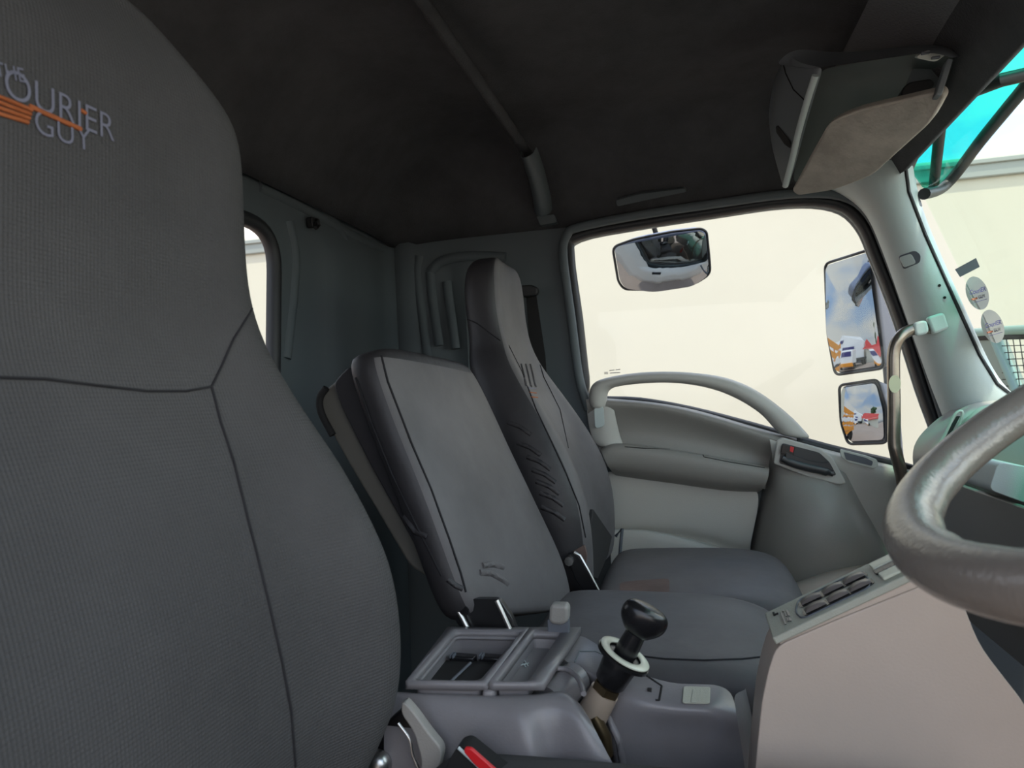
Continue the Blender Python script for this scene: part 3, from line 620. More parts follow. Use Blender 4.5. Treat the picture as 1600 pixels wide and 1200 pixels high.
# ---- centre stack with its switch strip
st = empty('centre_stack', (.2, .7, 0), 'light grey centre stack side panel with a sloping strip of rocker switches along its top', 'dashboard')
YS = .66
sp = [(1213, 1010), (1300, 972), (1380, 940), (1468, 905), (1500, 930), (1530, 1008), (1570, 1060), (1600, 1098), (1640, 1180), (1660, 1300), (1172, 1300), (1182, 1180), (1190, 1100), (1200, 1050)]
fr = rnd(PL(sp, YS), [.010, .01, .01, .01, .01, .02, .01, .01, .01, .01, .005, .01, .01, .01], 3)
slab('side_panel', fr, V((0, .06, 0)), 'stack', st, .008, 4)
lb = [at(x, y, Y=YS+.006) for x, y in [(1211, 1012), (1466, 900), (1500, 915), (1440, 1000), (1300, 1060)]]
A_ = at(1213, 1008, Y=YS); B_ = at(1407, 917, Y=YS); sx = (B_-A_).normalized(); sy = (at(1200, 968, Y=YS+.075)-A_); sy = V((0, 1, 0)); snn = sx.cross(sy).normalized()
if snn.z < 0: snn = -snn
Wd = .072; Ln = (B_-A_).length+.06
def sp_(u, v, h=0): return A_+sx*u+sy*v+snn*h
pn = slab('switch_strip', [sp_(0, 0), sp_(Ln, 0), sp_(Ln, Wd), sp_(0, Wd)], snn*.007, 'sw', st, .0015)
slab('strip_base', [sp_(.003, .003, -.03), sp_(Ln, .003, -.03), sp_(Ln, Wd, -.03), sp_(.003, Wd, -.03)], snn*.03, 'stack', st, .001)
L0 = (B_-A_).length
# recess frame line and six rockers in three pairs
fl = rnd([sp_(L0*f, v, .0072) for f, v in [(.27, .010), (.83, .010), (.86, .034), (.83, .062), (.30, .062), (.24, .034)]], .008, 5)
tube('recess_line', fl, .0009, 'grey', pn, 6, closed=True)
for f in (.33, .52, .70):
    for v in (.022, .047):
        c = sp_(L0*f+.008, v, .007)
        ro = rnd([c+sx*a_*.0125+sy*b_*.0095 for a_, b_ in [(-1, -1), (1, -1), (1, 1), (-1, 1)]], .006, 4)
        well = slab('switch_well', ro, snn*.0008, 'black', pn, 0)
        vs = []
        for k_ in range(9):
            an = (k_/8-.5)*2.2
            for s_ in (-1, 1): vs.append(c+sx*math.sin(an)*.0115+sy*s_*.0062+snn*(math.cos(an)*.0045-.0008))
        o = link('rocker_switch', mesh(vs, [(2*k_, 2*k_+1, 2*k_+3, 2*k_+2) for k_ in range(8)]+[tuple(range(0, 18, 2)), tuple(range(17, 0, -2))]), 'rock', pn)
for v in (.018, .052):
    slab('display_bar', rnd([sp_(L0*.93, v-.009, .007), sp_(L0*1.3, v-.009, .007), sp_(L0*1.3, v+.008, .007), sp_(L0*.93, v+.008, .007)], .002), snn*.003, 'ivory', pn, .001)
slab('display_slot', rnd([sp_(L0*.92, .029, .007), sp_(L0*1.3, .029, .007), sp_(L0*1.3, .042, .007), sp_(L0*.92, .042, .007)], .002), snn*.002, 'black', pn, .0005)
tube('strip_arrow', [sp_(L0*.075, .060, .0073), sp_(L0*.075, .052, .0073), sp_(L0*.11, .052, .0073)], .0013, 'matt', pn, 6)
box('strip_rule', sp_(L0*.135, .034, .0073), (.002, .036, .0008), 'latch', pn, 0)
for a_, b0, b1 in [(.165, .020, .030), (.165, .034, .046), (.180, .018, .028), (.185, .032, .050), (.155, .050, .054)]: box('strip_mark', sp_(L0*a_, (b0+b1)/2, .0073), (.0022, b1-b0, .0008), 'latch', pn, 0)
# red fire extinguisher low beyond the stack
fe = empty('red_cylinder', at(1640, 1130, Y=1.0), 'red object low beside the footwell at the right edge', 'container')
lathe('body', [(-.16, .03), (-.15, .045), (0.0, .045), (.02, .03), (.03, .015)], at(1645, 1150, Y=1.0), V((0, 0, 1)), 'red', fe)
# ================================================================== STEERING WHEEL
sw = empty('steering_wheel', (.305, .40, .80), 'grey leather-rimmed steering wheel cut off by the right edge', 'steering wheel')
cw = V((.305, .405, .872)); ax = V((-.56, 0, 1)).normalized(); ex_ = V((1, 0, .56)).normalized(); ey_ = V((0, 1, 0)); RW = .215
seg = 24; n_ = 96; vs = []
for i in range(n_):
    a_ = 2*math.pi*i/n_; d = ex_*math.cos(a_)+ey_*math.sin(a_); c = cw+d*RW
    grip = 1+.07*max(0, math.cos(a_*26))
    for k_ in range(seg):
        b_ = 2*math.pi*k_/seg; inn = max(0, -math.cos(b_)); rr = .0165*(1 if inn < .2 else 1+(grip-1)*inn*1.5)
        vs.append(c+d*math.cos(b_)*rr+ax*math.sin(b_)*.0155)
fs = [(i*seg+k_, i*seg+(k_+1) % seg, ((i+1) % n_)*seg+(k_+1) % seg, ((i+1) % n_)*seg+k_) for i in range(n_) for k_ in range(seg)]
link('rim', mesh(vs, fs), 'wheel', sw)
for a_ in (.25, -.25+math.pi*.0, 2.2, -2.2):
    a_ = {.25: .45, -.25: -.45}.get(a_, a_)
    if abs(a_) > 1: continue
    d = ex_*math.cos(a_)+ey_*math.sin(a_); tube('spoke', [cw-ax*.03, cw+d*.12-ax*.02, cw+d*RW], [.02, .016, .013], 'matt', sw, 10, sm=4)
lathe('hub', [(-.06, .055), (-.02, .07), (0, .065), (.012, .03)], cw+ax*-.01, ax, 'wheel', sw)
col_ = tube('steering_column', [cw-ax*.06, cw-ax*.18+V((.03, 0, 0)), V((.46, .40, .50))], [.04, .05, .06], 'matt', None, 16)
tag(col_, 'dark steering column shroud below the wheel', 'steering column')

# ================================================================== FLOOR CONSOLE OVER THE ENGINE
co = empty('floor_console', (-.15, .7, 0), 'blue-grey plastic floor console with an open bottle bin, tray and gear lever slot', 'console')
ZC = .572
def cz(pts, z=ZC): return [at(x, y, Z=z) for x, y in pts]
# bin with rim
h1 = rnd(cz([(648, 1074), (750, 1076), (815, 998), (712, 996)]), .008, 4)
plate_hole('bin_deck', cz([(634, 1077), (762, 1079), (829, 990), (700, 989)]), h1, 'cons', co, thick=.008, off=-1)
def wallring(name, loop, dz, mt_, par, sc=.97):
    n_ = len(loop); c = sum(loop, V())/n_; bot = [c+(p-c)*sc+V((0, 0, -dz)) for p in loop]
    o = link(name, mesh(loop+bot, [(i, (i+1) % n_, n_+(i+1) % n_, n_+i) for i in range(n_)]+[tuple(range(n_, 2*n_))]), mt_, par); auto(o, 40); return o
wallring('bin_well', h1, .09, 'cons', co)
c1 = sum(h1, V())/len(h1)
tube('bin_rim', h1, .0025, 'cons', co, 8, closed=True)
slab('divider_ridge', cz([(752, 1079), (772, 1079), (836, 992), (818, 990)], ZC+.001), V((0, 0, -.02)), 'cons', co, .004)
# tray
h2 = rnd(cz([(776, 1077), (826, 1077), (876, 1000), (834, 998)]), .005, 4)
plate_hole('tray_deck', cz([(764, 1079), (850, 1079), (908, 990), (828, 990)]), h2, 'cons', co, thick=.008, off=-1)
wallring('tray_well', h2, .010, 'cons', co)
for x0_, y0_, x1_, y1_ in [(812, 1032, 822, 1042), (818, 1030, 825, 1040), (812, 1040, 826, 1036)]: tube('tray_mark', [at(x0_, y0_, Z=ZC-.009), at(x1_, y1_, Z=ZC-.009)], .0006, 'pill', co, 5)
# black bottle crate in the bin
dv = empty('crate', c1-V((0, 0, .085)), 'black slotted plastic crate sitting in the console bin', 'crate')
slab('crate_top', rnd(cz([(655, 1072), (748, 1074), (784, 1033), (690, 1031)], ZC-.012), .003), V((0, 0, -.05)), 'matt', dv, .001)
for a_, b_ in [((700, 1027), (742, 1028)), ((746, 1028), (784, 1029))]:
    p = (at(*a_, Z=ZC-.008)+at(*b_, Z=ZC-.008))/2; ln_ = (at(*b_, Z=ZC-.008)-at(*a_, Z=ZC-.008)).length
    box('slotted_block', p+V((0, .006, -.01)), (ln_*.95, .014, .022), 'black', dv, .002)
    for j_ in (-.38, -.28): box('rib', p+V((j_*ln_, 0, .002)), (.0015, .010, .004), 'grey', dv, .0003)
p0 = at(735, 1036, Z=ZC-.011); p1 = at(697, 1072, Z=ZC-.011)
tube('crate_rib', [p0, p1], .0018, 'grey', dv, 6)
# near face with its pleat, falling to the floor
near_top = [at(x, y, Z=z) for x, y, z in [(600, 1074, ZC), (640, 1076, ZC), (700, 1078, ZC), (780, 1080, ZC), (850, 1078, ZC), (872, 1072, ZC), (890, 1078, ZC), (905, 1095, .560)]]
def dn(pts, dy, dz): return [p+V((0, dy, dz)) for p in pts]
nt2 = [at(x, y, Y=Y) for x, y, Y in [(600, 1092, .622), (640, 1096, .622), (700, 1100, .624), (780, 1104, .624), (830, 1102, .622), (870, 1092, .635), (898, 1100, .632), (925, 1130, .632)]]
nt3 = [at(x, y, Y=Y) for x, y, Y in [(600, 1140, .612), (640, 1145, .612), (700, 1150, .612), (780, 1150, .612), (832, 1150, .608), (862, 1150, .630), (915, 1150, .618), (950, 1180, .622)]]
nt4 = [at(x, y, Y=Y) for x, y, Y in [(600, 1290, .606), (640, 1290, .606), (700, 1290, .606), (780, 1290, .606), (850, 1290, .60), (876, 1290, .622), (960, 1290, .612), (1010, 1290, .618)]]
patch('near_face', [dn(near_top, .02, -.02), near_top, nt2, nt3, nt4], 'cons', co, n=22, s=2)
# pivot hump and its arched lip
tube('pivot_hump', [at(856, 1100, Z=.548), at(876, 1082, Z=.551), at(898, 1062, Z=.553)], .0185, 'cons', co, 20)
tube('hump_lip', cat_sm([at(x, y, Z=.572) for x, y in [(851, 1063), (856, 1052), (868, 1045), (886, 1046), (900, 1056), (908, 1070), (912, 1084)]], 4), .0028, 'cons', co, 8)
# raised ramp beside the lever slot (left side)
# right-hand block: sloping deck running forward to the round cap plate
rt = [[(880, 1000, .566), (905, 990, ZC), (930, 1005, .572), (965, 1030, .568), (1008, 1056, .560), (1050, 1068, .552), (1125, 1070, .548), (1145, 1082, .540)],
      [(872, 1030, .570), (905, 1020, .572), (940, 1040, .566), (975, 1060, .560), (1010, 1082, .552), (1050, 1096, .546), (1120, 1098, .545), (1150, 1110, .535)],
      [(905, 1043, .568), (925, 1052, .566), (950, 1070, .556), (975, 1088, .550), (1010, 1105, .545), (1045, 1112, .542), (1115, 1114, .540), (1152, 1128, .525)],
      [(915, 1060, .545), (935, 1090, .535), (952, 1115, .528), (980, 1130, .522), (1012, 1132, .52), (1045, 1132, .52), (1110, 1136, .518), (1158, 1160, .50)],
      [(930, 1110, .520), (948, 1150, .505), (962, 1185, .49), (985, 1192, .485), (1015, 1195, .483), (1050, 1195, .48), (1110, 1200, .478), (1166, 1215, .47)],
      [(950, 1200, .45), (968, 1240, .44), (975, 1290, .42), (990, 1290, .42), (1020, 1290, .42), (1055, 1290, .42), (1112, 1290, .42), (1172, 1290, .42)]]
rb = patch('front_block', [[at(x, y, Z=z) for x, y, z in r] for r in rt], 'cons', co, n=16, s=2)
rbv = bvh_of(rb)
edge = [at(x, y, Z=z) for x, y, z in [(1145, 1082, .540), (1152, 1128, .525), (1158, 1160, .50), (1166, 1215, .47), (1172, 1290, .42)]]
patch('front_end', [edge, [p+V((.015, .03, -.01)) for p in edge], [p+V((.02, .10, -.03)) for p in edge]], 'cons', co, n=8, s=2)
q = [hit(rbv, x, y, .0008) for x, y in [(1068, 1074), (1110, 1075), (1109, 1101), (1066, 1100)]]
cp = slab('cap_plate', rnd(q, .003), V((0, -.0006, .0018)), 'sw', co, .0008)
q = [hit(rbv, x, y, .004) for x, y in [(1082, 1078), (1097, 1078), (1096, 1098), (1080, 1098)]]
slab('cap_latch', rnd(q, .001), V((0, -.0003, .0006)), 'sw', cp, .0004)
seam('deck_groove', rbv, [(992, 1042), (1010, 1056), (1034, 1072), (1030, 1094), (1024, 1094)], .0012, 'matt', rb, 0)
seam('deck_groove', rbv, [(898, 1035), (905, 1018), (930, 1018), (960, 1030)], .0007, 'wall', rb, 0)
h_ = hit(rbv, 1015, 1078); box('deck_hole', h_, (.004, .004, .003), 'matt', rb, 0)
seam('slot_edge', rbv, [(928, 1075), (945, 1105), (955, 1130), (968, 1160), (974, 1198)], .004, 'cons', rb, 0)
# dark mechanism floor under the lever slot
box('lever_well', (-.13, .70, .44), (.16, .12, .02), 'matt', co, .002)
tube('linkage', [at(x, y, Y=.69) for x, y in [(928, 1118), (945, 1150), (948, 1180)]], .007, 'nut', co, 8)
# ---- gear lever
kb = at(988, 1000, Y=.70); fb = at(930, 1108, Y=.70); axl = (kb-fb).normalized()
gl = empty('gear_lever', fb, 'gear lever with black T-knob, white ringed collar and bare metal shaft', 'gear lever')
LN = (kb-fb).length
tube('shaft', [fb-axl*.05, fb+axl*.022], [.0175, .015], 'beige', gl, 20)
lathe('nut', [(.020, .0125), (.021, .015), (.03, .015), (.031, .011), (.036, .011)], fb, axl, 'nut', gl, 6)
lathe('boot', [(.030, .013), (.034, .016), (.06, .019), (.066, .017)], fb, axl, 'black', gl)
RB = 40; uu = axl.orthogonal().normalized(); vv = axl.cross(uu)
tube('collar_ring', [fb+axl*.068+(uu*math.cos(t_*2*math.pi/RB)+vv*math.sin(t_*2*math.pi/RB))*.0225 for t_ in range(RB)], .0045, 'ivory', gl, 10, closed=True, flat=(axl, .45, 1.1))
lathe('collar_ring_back', [(.062, .012), (.0625, .0285), (.0655, .0285), (.0655, .02)], fb, axl, 'black', gl, 32)
lathe('neck', [(.060, .010), (.07, .012), (.09, .0105), (.10, .011)], fb, axl, 'black', gl)
kx = (V((1, .15, -.35))-axl*V((1, .15, -.35)).dot(axl)).normalized(); ky = axl.cross(kx)
vs = []; 
KP = [(.090, .010, .010), (.096, .017, .0125), (.104, .0245, .0155), (.114, .0255, .017), (.121, .0225, .0155), (.1245, .014, .010)]
for d, a_, b_ in KP:
    for k_ in range(20):
        an = 2*math.pi*k_/20; vs.append(fb+axl*d+kx*math.cos(an)*a_+ky*math.sin(an)*b_)
fs = [(i*20+k_, i*20+(k_+1) % 20, (i+1)*20+(k_+1) % 20, (i+1)*20+k_) for i in range(5) for k_ in range(20)]+[tuple(range(20)), tuple(range(100, 120))]
sub(link('knob', mesh(vs, fs), 'black', gl), 2)
# ---- grey buckle standing behind the console
bk = empty('seat_belt_buckle', at(870, 1000, Y=.80), 'grey seat belt buckle standing up against the centre seat cushion', 'buckle')
slab('buckle_head', rnd(PL([(858, 950), (862, 945), (884, 946), (888, 952), (887, 972), (878, 978), (862, 976), (857, 970)], .785), .004), V((0, .018, 0)), 'door_d', bk, .004)
slab('buckle_stalk', rnd(PL([(855, 968), (888, 968), (889, 1000), (856, 1000)], .79), .002), V((0, .01, 0)), 'grey', bk, .001)
# ---- red release buckle at the bottom edge
rk = empty('seat_belt_buckle', at(740, 1195, Y=.56), 'dark belt buckle with a red release strip at the bottom edge', 'buckle')
slab('buckle_body', rnd(PL([(714, 1168), (728, 1165), (790, 1215), (790, 1260), (685, 1260), (700, 1190)], .565), .005), V((0, .02, 0)), 'matt', rk, .003)
slab('red_release', rnd(PL([(728, 1165), (738, 1166), (790, 1212), (780, 1225), (742, 1190), (727, 1172)], .562), .002), V((0, -.004, 0)), 'red', rk, .001)
tube('buckle_edge', PL([(716, 1168), (745, 1195), (770, 1222)], .562), .0015, 'pill', rk, 8)

# ================================================================== OVERHEAD
rl = empty('roof_grab_rail', (-.40, 1.0, 1.47), 'long dark padded tube under the headliner running across the cab', 'roof rail')
tube('padded_tube', [at(640, -26, X=-.405), at(658, -1, X=-.405), at(700, 60, X=-.40), at(740, 117, X=-.395), at(780, 174, X=-.39), at(828, 246, X=-.385)], .0125, 'felt', rl, 14)
cvp = [(815, 244), (833, 242), (846, 278), (855, 310), (861, 336), (838, 340), (833, 315), (826, 280)]
A1 = [at(x, y, Y=Y) for x, y, Y in [(812, 246, 1.56), (824, 282, 1.64), (831, 312, 1.70), (834, 336, 1.75)]]; A2 = [at(x, y, Y=Y) for x, y, Y in [(835, 240, 1.56), (848, 276, 1.64), (856, 308, 1.70), (862, 334, 1.75)]]
am = [a_.lerp(b_, .5)+V((0, -.018, -.012)) for a_, b_ in zip(A1, A2)]
patch('end_cover', [[p+V((0, .02, .03)) for p in A1], A1, am, A2, [p+V((0, .02, .03)) for p in A2]], 'wall', rl, n=8, s=2)
slab('mounting_foot', rnd(PL([(838, 338), (866, 335), (870, 347), (844, 352)], 1.755), .004), V((0, .03, 0)), 'wall', rl, .003)
gb = slab('grab_strip', rnd(PL([(962, 313), (1000, 303), (1070, 294), (1073, 300), (1000, 315), (964, 323)], 1.72), .006), V((0, .015, .01)), 'wall', None, .003)
tag(gb, 'flat dark grab strip under the headliner above the door window', 'grab handle')
hk = empty('coat_hook', at(494, 350, X=-.82), 'small black coat hook on the rear wall below the roof edge', 'hook')
slab('hook_plate', rnd([at(x, y, X=-.825) for x, y in [(487, 338), (500, 342), (501, 354), (489, 356)]], .005), V((-.015, 0, 0)), 'hook', hk, .002)
tube('hook_arm', [at(x, y, X=-.815) for x, y in [(494, 344), (498, 352), (493, 356)]], .005, 'hook', hk, 8)
h_ = hit(cb, 510, 306); hk2 = empty('coat_hook', h_, 'small dark hook hanging from the headliner above the rear wall', 'hook')
tube('hook_arm', [h_+V((0, 0, .01)), h_+V((0, 0, -.015)), h_+V((.012, -.006, -.018))], .005, 'hook', hk2, 8)
slab('hook_plate', rnd([hit(cb, x, y, .002) for x, y in [(502, 292), (520, 290), (518, 300), (504, 302)]], .003), V((0, 0, .006)), 'hook', hk2, .001)
# seat belt on the B pillar
bl = empty('seat_belt', at(845, 560, Y=1.74), 'black seat belt hanging from its guide behind the passenger headrest', 'seat belt')
slab('belt_webbing', PL([(822, 462), (838, 462), (852, 556), (858, 640), (836, 640), (828, 556)], 1.742), V((0, .002, 0)), 'matt', bl, 0)
slab('belt_guide', rnd(PL([(812, 448), (832, 446), (843, 451), (842, 462), (825, 466), (812, 462)], 1.742), .008), V((0, -.02, 0)), 'hook', bl, .004)
# ---- overhead console with hanging flap, above the passenger side
oc_ = empty('overhead_console', at(1330, 100, Y=1.3), 'dark overhead console with open recess, lamp and hanging padded flap below the headliner', 'console')
body = [[(1248, 76, 1.30), (1300, 82, 1.30), (1360, 80, 1.27), (1440, 68, 1.24), (1490, 68, 1.22), (1502, 90, 1.20)],
        [(1228, 84, 1.30), (1268, 96, 1.26), (1345, 94, 1.22), (1430, 80, 1.18), (1478, 74, 1.16), (1494, 88, 1.15)],
        [(1212, 100, 1.33), (1262, 108, 1.24), (1290, 104, 1.21), (1400, 88, 1.17), (1475, 79, 1.15), (1490, 92, 1.15)]]
patch('top_rim', [[at(*p[:2], Y=p[2]) for p in r] for r in body], 'ohc', oc_, n=12, s=2)
lft = [[(1246, 76, 1.36), (1226, 90, 1.38), (1208, 125, 1.40), (1200, 180, 1.44), (1206, 230, 1.48), (1222, 288, 1.52)],
       [(1228, 86, 1.30), (1218, 102, 1.32), (1210, 140, 1.34), (1204, 190, 1.38), (1210, 235, 1.42), (1225, 290, 1.47)],
       [(1252, 100, 1.26), (1250, 115, 1.26), (1244, 150, 1.29), (1234, 200, 1.34), (1230, 245, 1.38), (1227, 292, 1.44)],
       [(1280, 104, 1.22), (1272, 122, 1.22), (1262, 155, 1.25), (1248, 205, 1.31), (1238, 250, 1.36), (1228, 292, 1.43)],
       [(1286, 108, 1.23), (1280, 124, 1.23), (1270, 158, 1.26), (1256, 208, 1.32), (1245, 250, 1.37), (1232, 293, 1.44)]]
lf = patch('side_shell', [[at(*p[:2], Y=p[2]) for p in r] for r in lft], 'ohc', oc_, n=12, s=2)
lv_ = bvh_of(lf)
tube('shell_edge', cat_sm([at(x, y, Y=Y) for x, y, Y in [(1274, 118, 1.215), (1262, 155, 1.245), (1248, 205, 1.30), (1238, 248, 1.35), (1227, 290, 1.43)]], 4), .006, 'pill', oc_, 8)
seam('shell_groove', lv_, [(1222, 92), (1228, 115), (1240, 140), (1262, 161)], .0013, 'matt', lf, 0)
q = [hit(lv_, x, y, .002) for x, y in [(1212, 198), (1216, 196), (1236, 222), (1235, 232), (1226, 226), (1213, 207)]]
if all(q): slab('shell_slot', rnd(q, .003), V((0, -.001, 0)), 'matt', lf, 0)
rec = [[(1284, 108, 1.24), (1340, 98, 1.22), (1420, 86, 1.19), (1480, 78, 1.17), (1492, 92, 1.17)], [(1278, 128, 1.32), (1340, 120, 1.32), (1420, 112, 1.30), (1470, 105, 1.28), (1488, 100, 1.20)],
       [(1262, 180, 1.38), (1330, 165, 1.38), (1400, 150, 1.36), (1460, 140, 1.32), (1476, 140, 1.24)], [(1232, 295, 1.47), (1290, 250, 1.45), (1370, 200, 1.42), (1440, 170, 1.36), (1470, 155, 1.28)]]
patch('recess', [[at(*p[:2], Y=p[2]) for p in r] for r in rec], 'ohd', oc_, n=12, s=2)
lm = slab('lamp', rnd([at(x, y, Y=Y) for x, y, Y in [(1430, 90, 1.165), (1448, 78, 1.165), (1480, 84, 1.165), (1462, 97, 1.165)]], .006), V((0, .012, .006)), 'lens', oc_, .003)
for x, y in [(1446, 83), (1462, 90)]: box('lamp_switch', at(x, y, Y=1.162), (.012, .004, .004), 'grey', lm, .001)
slab('side_frame', rnd([at(x, y, Y=1.17) for x, y in [(1481, 90), (1490, 92), (1472, 148), (1462, 148)]], .003), V((0, .02, 0)), 'ohc', oc_, .003)
slab('bracket', rnd([at(x, y, Y=1.25) for x, y in [(1410, 138), (1420, 128), (1455, 122), (1462, 130), (1452, 144), (1408, 150)]], .006), V((0, .03, 0)), 'hook', oc_, .003)
slab('inner_plate', rnd([at(x, y, Y=1.27) for x, y in [(1432, 96), (1475, 98), (1462, 140), (1410, 145)]], .004), V((0, .006, 0)), 'wall', oc_, .002)
fl_ = rnd([at(x, y, Y=Y) for x, y, Y in [(1296, 190, 1.26), (1340, 172, 1.24), (1410, 156, 1.21), (1470, 142, 1.18), (1476, 152, 1.18), (1456, 190, 1.21), (1400, 240, 1.28), (1362, 275, 1.34), (1300, 298, 1.40), (1246, 306, 1.45), (1237, 298, 1.45), (1265, 245, 1.36)]], .018, 3)
slab('padded_flap', fl_, V((.012, .012, .014)), 'flap', oc_, .007, 4)

# ================================================================== OUTSIDE MIRRORS
om = empty('outside_mirror', (.47, 2.05, .6), 'pair of tall and short door mirrors on a grey upright arm outside the far window', 'mirror')
n1 = V((-.80, -.600, .0)); 
def msolve(px, py, Y, tgt):
    p = at(px, py, Y=Y); d = (p-CAM).normalized(); return p, (tgt.normalized()-d).normalized()
def mirror_unit(name, loop_px, ctr, Y, tgt, conv, hmat, hdepth, par, inset=.93, rr=.02):
    p, n_ = msolve(*ctr, Y, tgt)
    loop = [atp(x, y, p, n_) for x, y in loop_px]; loop = rnd(loop, rr, 5)
    c = sum(loop, V())/len(loop)
    h = slab(name+'_housing', [q_-n_*.004 for q_ in loop], -n_*hdepth, hmat, par, .012, 4, taper=.86)
    inner = [c+(q_-c)*inset for q_ in loop]; k_ = len(inner); RR = 10; rm = max((q_-c).length for q_ in inner)
    cap = lambda q_: q_+n_*(.0005+(rm*rm-(q_-c).length_squared)/(2*conv)); vs = [cap(c)]
    for r_ in range(1, RR+1): vs += [cap(c+(q_-c)*r_/RR) for q_ in inner]
    fs = [(0, 1+i, 1+(i+1) % k_) for i in range(k_)]+[(1+(r_-1)*k_+i, 1+r_*k_+i, 1+r_*k_+(i+1) % k_, 1+(r_-1)*k_+(i+1) % k_) for r_ in range(1, RR) for i in range(k_)]
    link(name+'_glass', mesh(vs, fs), 'mirror', h); tube(name+'_rim', loop, .004, 'rubber', h, 8, closed=True); return c, n_
mirror_unit('tall_mirror', [(1289, 412), (1362, 389), (1367, 440), (1382, 575), (1305, 586), (1293, 520)], (1334, 490), 2.05, V((-.94, .30, .165)), 1.5, 'grey', .07, om, .955)
mirror_unit('short_mirror', [(1311, 602), (1372, 593), (1386, 640), (1386, 692), (1325, 694), (1314, 660)], (1348, 645), 2.05, V((-.95, .26, .06)), .5, 'grey', .06, om, .90, .018)
tube('mirror_arm', [at(x, y, Y=2.10) for x, y in [(1362, 345), (1366, 400), (1378, 480), (1388, 560), (1396, 650), (1402, 720), (1412, 800)]], .017, 'grey', om, 12, sm=3)
tube('arm_brace', [at(1362, 345, Y=2.10), V((.42, 1.86, 1.36))], .012, 'grey', om, 10)
tube('arm_brace', [at(1412, 800, Y=2.10), V((.52, 1.86, .55))], .012, 'grey', om, 10)
km = empty('kerb_mirror', at(1022, 350, Y=2.15), 'small rounded convex kerb mirror hanging on a rod above the far window', 'mirror')
mirror_unit('kerb_mirror', [(957, 386), (990, 374), (1050, 362), (1095, 357), (1104, 362), (1108, 400), (1110, 428), (1085, 444), (1020, 453), (975, 452), (966, 440)], (1033, 408), 2.12, V((.0, -1, -1.5)), .32, 'blue', .05, km, .965, .02)
tube('hanger_rod', [at(1018, 330, Y=2.14), at(1020, 350, Y=2.14), at(1026, 368, Y=2.14)], .008, 'matt', km, 10)
tube('hanger_arm', [at(1018, 330, Y=2.14), V((-.12, 1.87, 1.42))], .008, 'matt', km, 10)
# ================================================================== WINDSHIELD STICKERS, OUTER SUN VISOR
wsv = bvh_of(ws)
def onws(x, y, l=.003): 
    h = wsv.ray_cast(CAM, ray(x, y).normalized()); return (h[0]-ray(x, y).normalized()*l) if h[0] is not None else at(x, y, Y=1.55)
def wsbasis(x, y):
    a_ = onws(x, y); b_ = onws(x+12, y-2.0); c_ = onws(x+2, y-12); ex = (b_-a_).normalized(); nn = ex.cross(c_-a_).normalized(); return a_, ex, nn.cross(ex).normalized()
s0 = sheet('windshield_sticker', [onws(x, y, .008) for x, y in [(1492, 421), (1525, 403), (1531, 417), (1500, 433)]], 'stickd')
tag(s0, 'small dark rectangular sticker on the windshield above the oval stickers', 'sticker')
sheet('sticker_print', [onws(x, y, .010) for x, y in [(1506, 418), (1519, 411), (1523, 418), (1510, 425)]], 'stick', s0)
for k_, (x, y) in enumerate([(1527, 458), (1551, 510)]):
    ang = math.radians(-20); pts = []
    for j in range(28):
        t = 2*math.pi*j/28; u, v = 17*math.cos(t), 27*math.sin(t); pts.append(onws(x+u*math.cos(ang)-v*math.sin(ang), y+u*math.sin(ang)+v*math.cos(ang), .008))
    o = sheet('oval_sticker', pts, 'stick')
    tag(o, ['upper oval grey courier sticker on the windshield, higher one', 'lower oval grey courier sticker on the windshield, nearer the dashboard'][k_], 'sticker', None)
    def tx(s_, dx, dy, dx2, dy2, h, mt_):
        a_ = onws(x+dx, y+dy, .011); b_ = onws(x+dx2, y+dy2, .011); text('sticker_print', s_, h, a_, (b_-a_).normalized(), V((0, 0, 1)), mt_, o, width=(b_-a_).length, lift=0, bold=.0003)
    tx('CouriER', -12, 3, 14, -4, .013, 'navy'); tx('GUY', 2, 9, 13, 6, .010, 'navy'); tube('sticker_rule', [onws(x-9, y+16, .011), onws(x+15, y+9, .011)], .0005, 'navy', o, 5)
    tube('orange_stripe', [onws(x-9, y+10, .011), onws(x-1, y+8, .011)], .0022, 'orangeink', o, 6)
ov = empty('outer_sun_visor', (.62, .8, 1.35), 'teal see-through acrylic sun visor on a dark frame outside the windshield top', 'sun visor')
# the plate stands in front of and above the windshield header
e0 = at(1436, 305, Y=1.62); 
lowpx = [(1444, 303), (1466, 296), (1490, 278), (1530, 222), (1570, 172), (1600, 136)]
DX = .66
LOW = [at(1444, 303, Y=1.64), at(1468, 296, X=.565), at(1490, 276, X=.60)]+[at(x, y, X=.62) for x, y in [(1530, 223), (1570, 174), (1604, 133), (1700, 12)]]
LOW += [V((.62, -.05, LOW[-1].z))]
tube('frame_bar', LOW, .0125, 'rubber', ov, 12, sm=4)
up = [V((p.x-.10, p.y, p.z+.16)) for p in LOW]
patch('acrylic_plate', [LOW, [a_.lerp(b_, .5)+V((.02, 0, 0)) for a_, b_ in zip(LOW, up)], up], 'visor', ov, n=20, thick=.004, s=1)
tube('stay', [at(1458, 300, X=.56), at(1463, 255, X=.54), at(1470, 190, X=.50)], .011, 'rubber', ov, 10)
tube('stay', [at(1640, 100, X=.62), at(1600, 117, X=.58), at(1565, 125, X=.54), at(1500, 150, X=.50)], .012, 'rubber', ov, 10)
slab('clamp', rnd([at(x, y, Y=1.64) for x, y in [(1420, 300), (1430, 303), (1436, 322), (1426, 322)]], .004), V((.01, .01, 0)), 'grey', ov, .002)

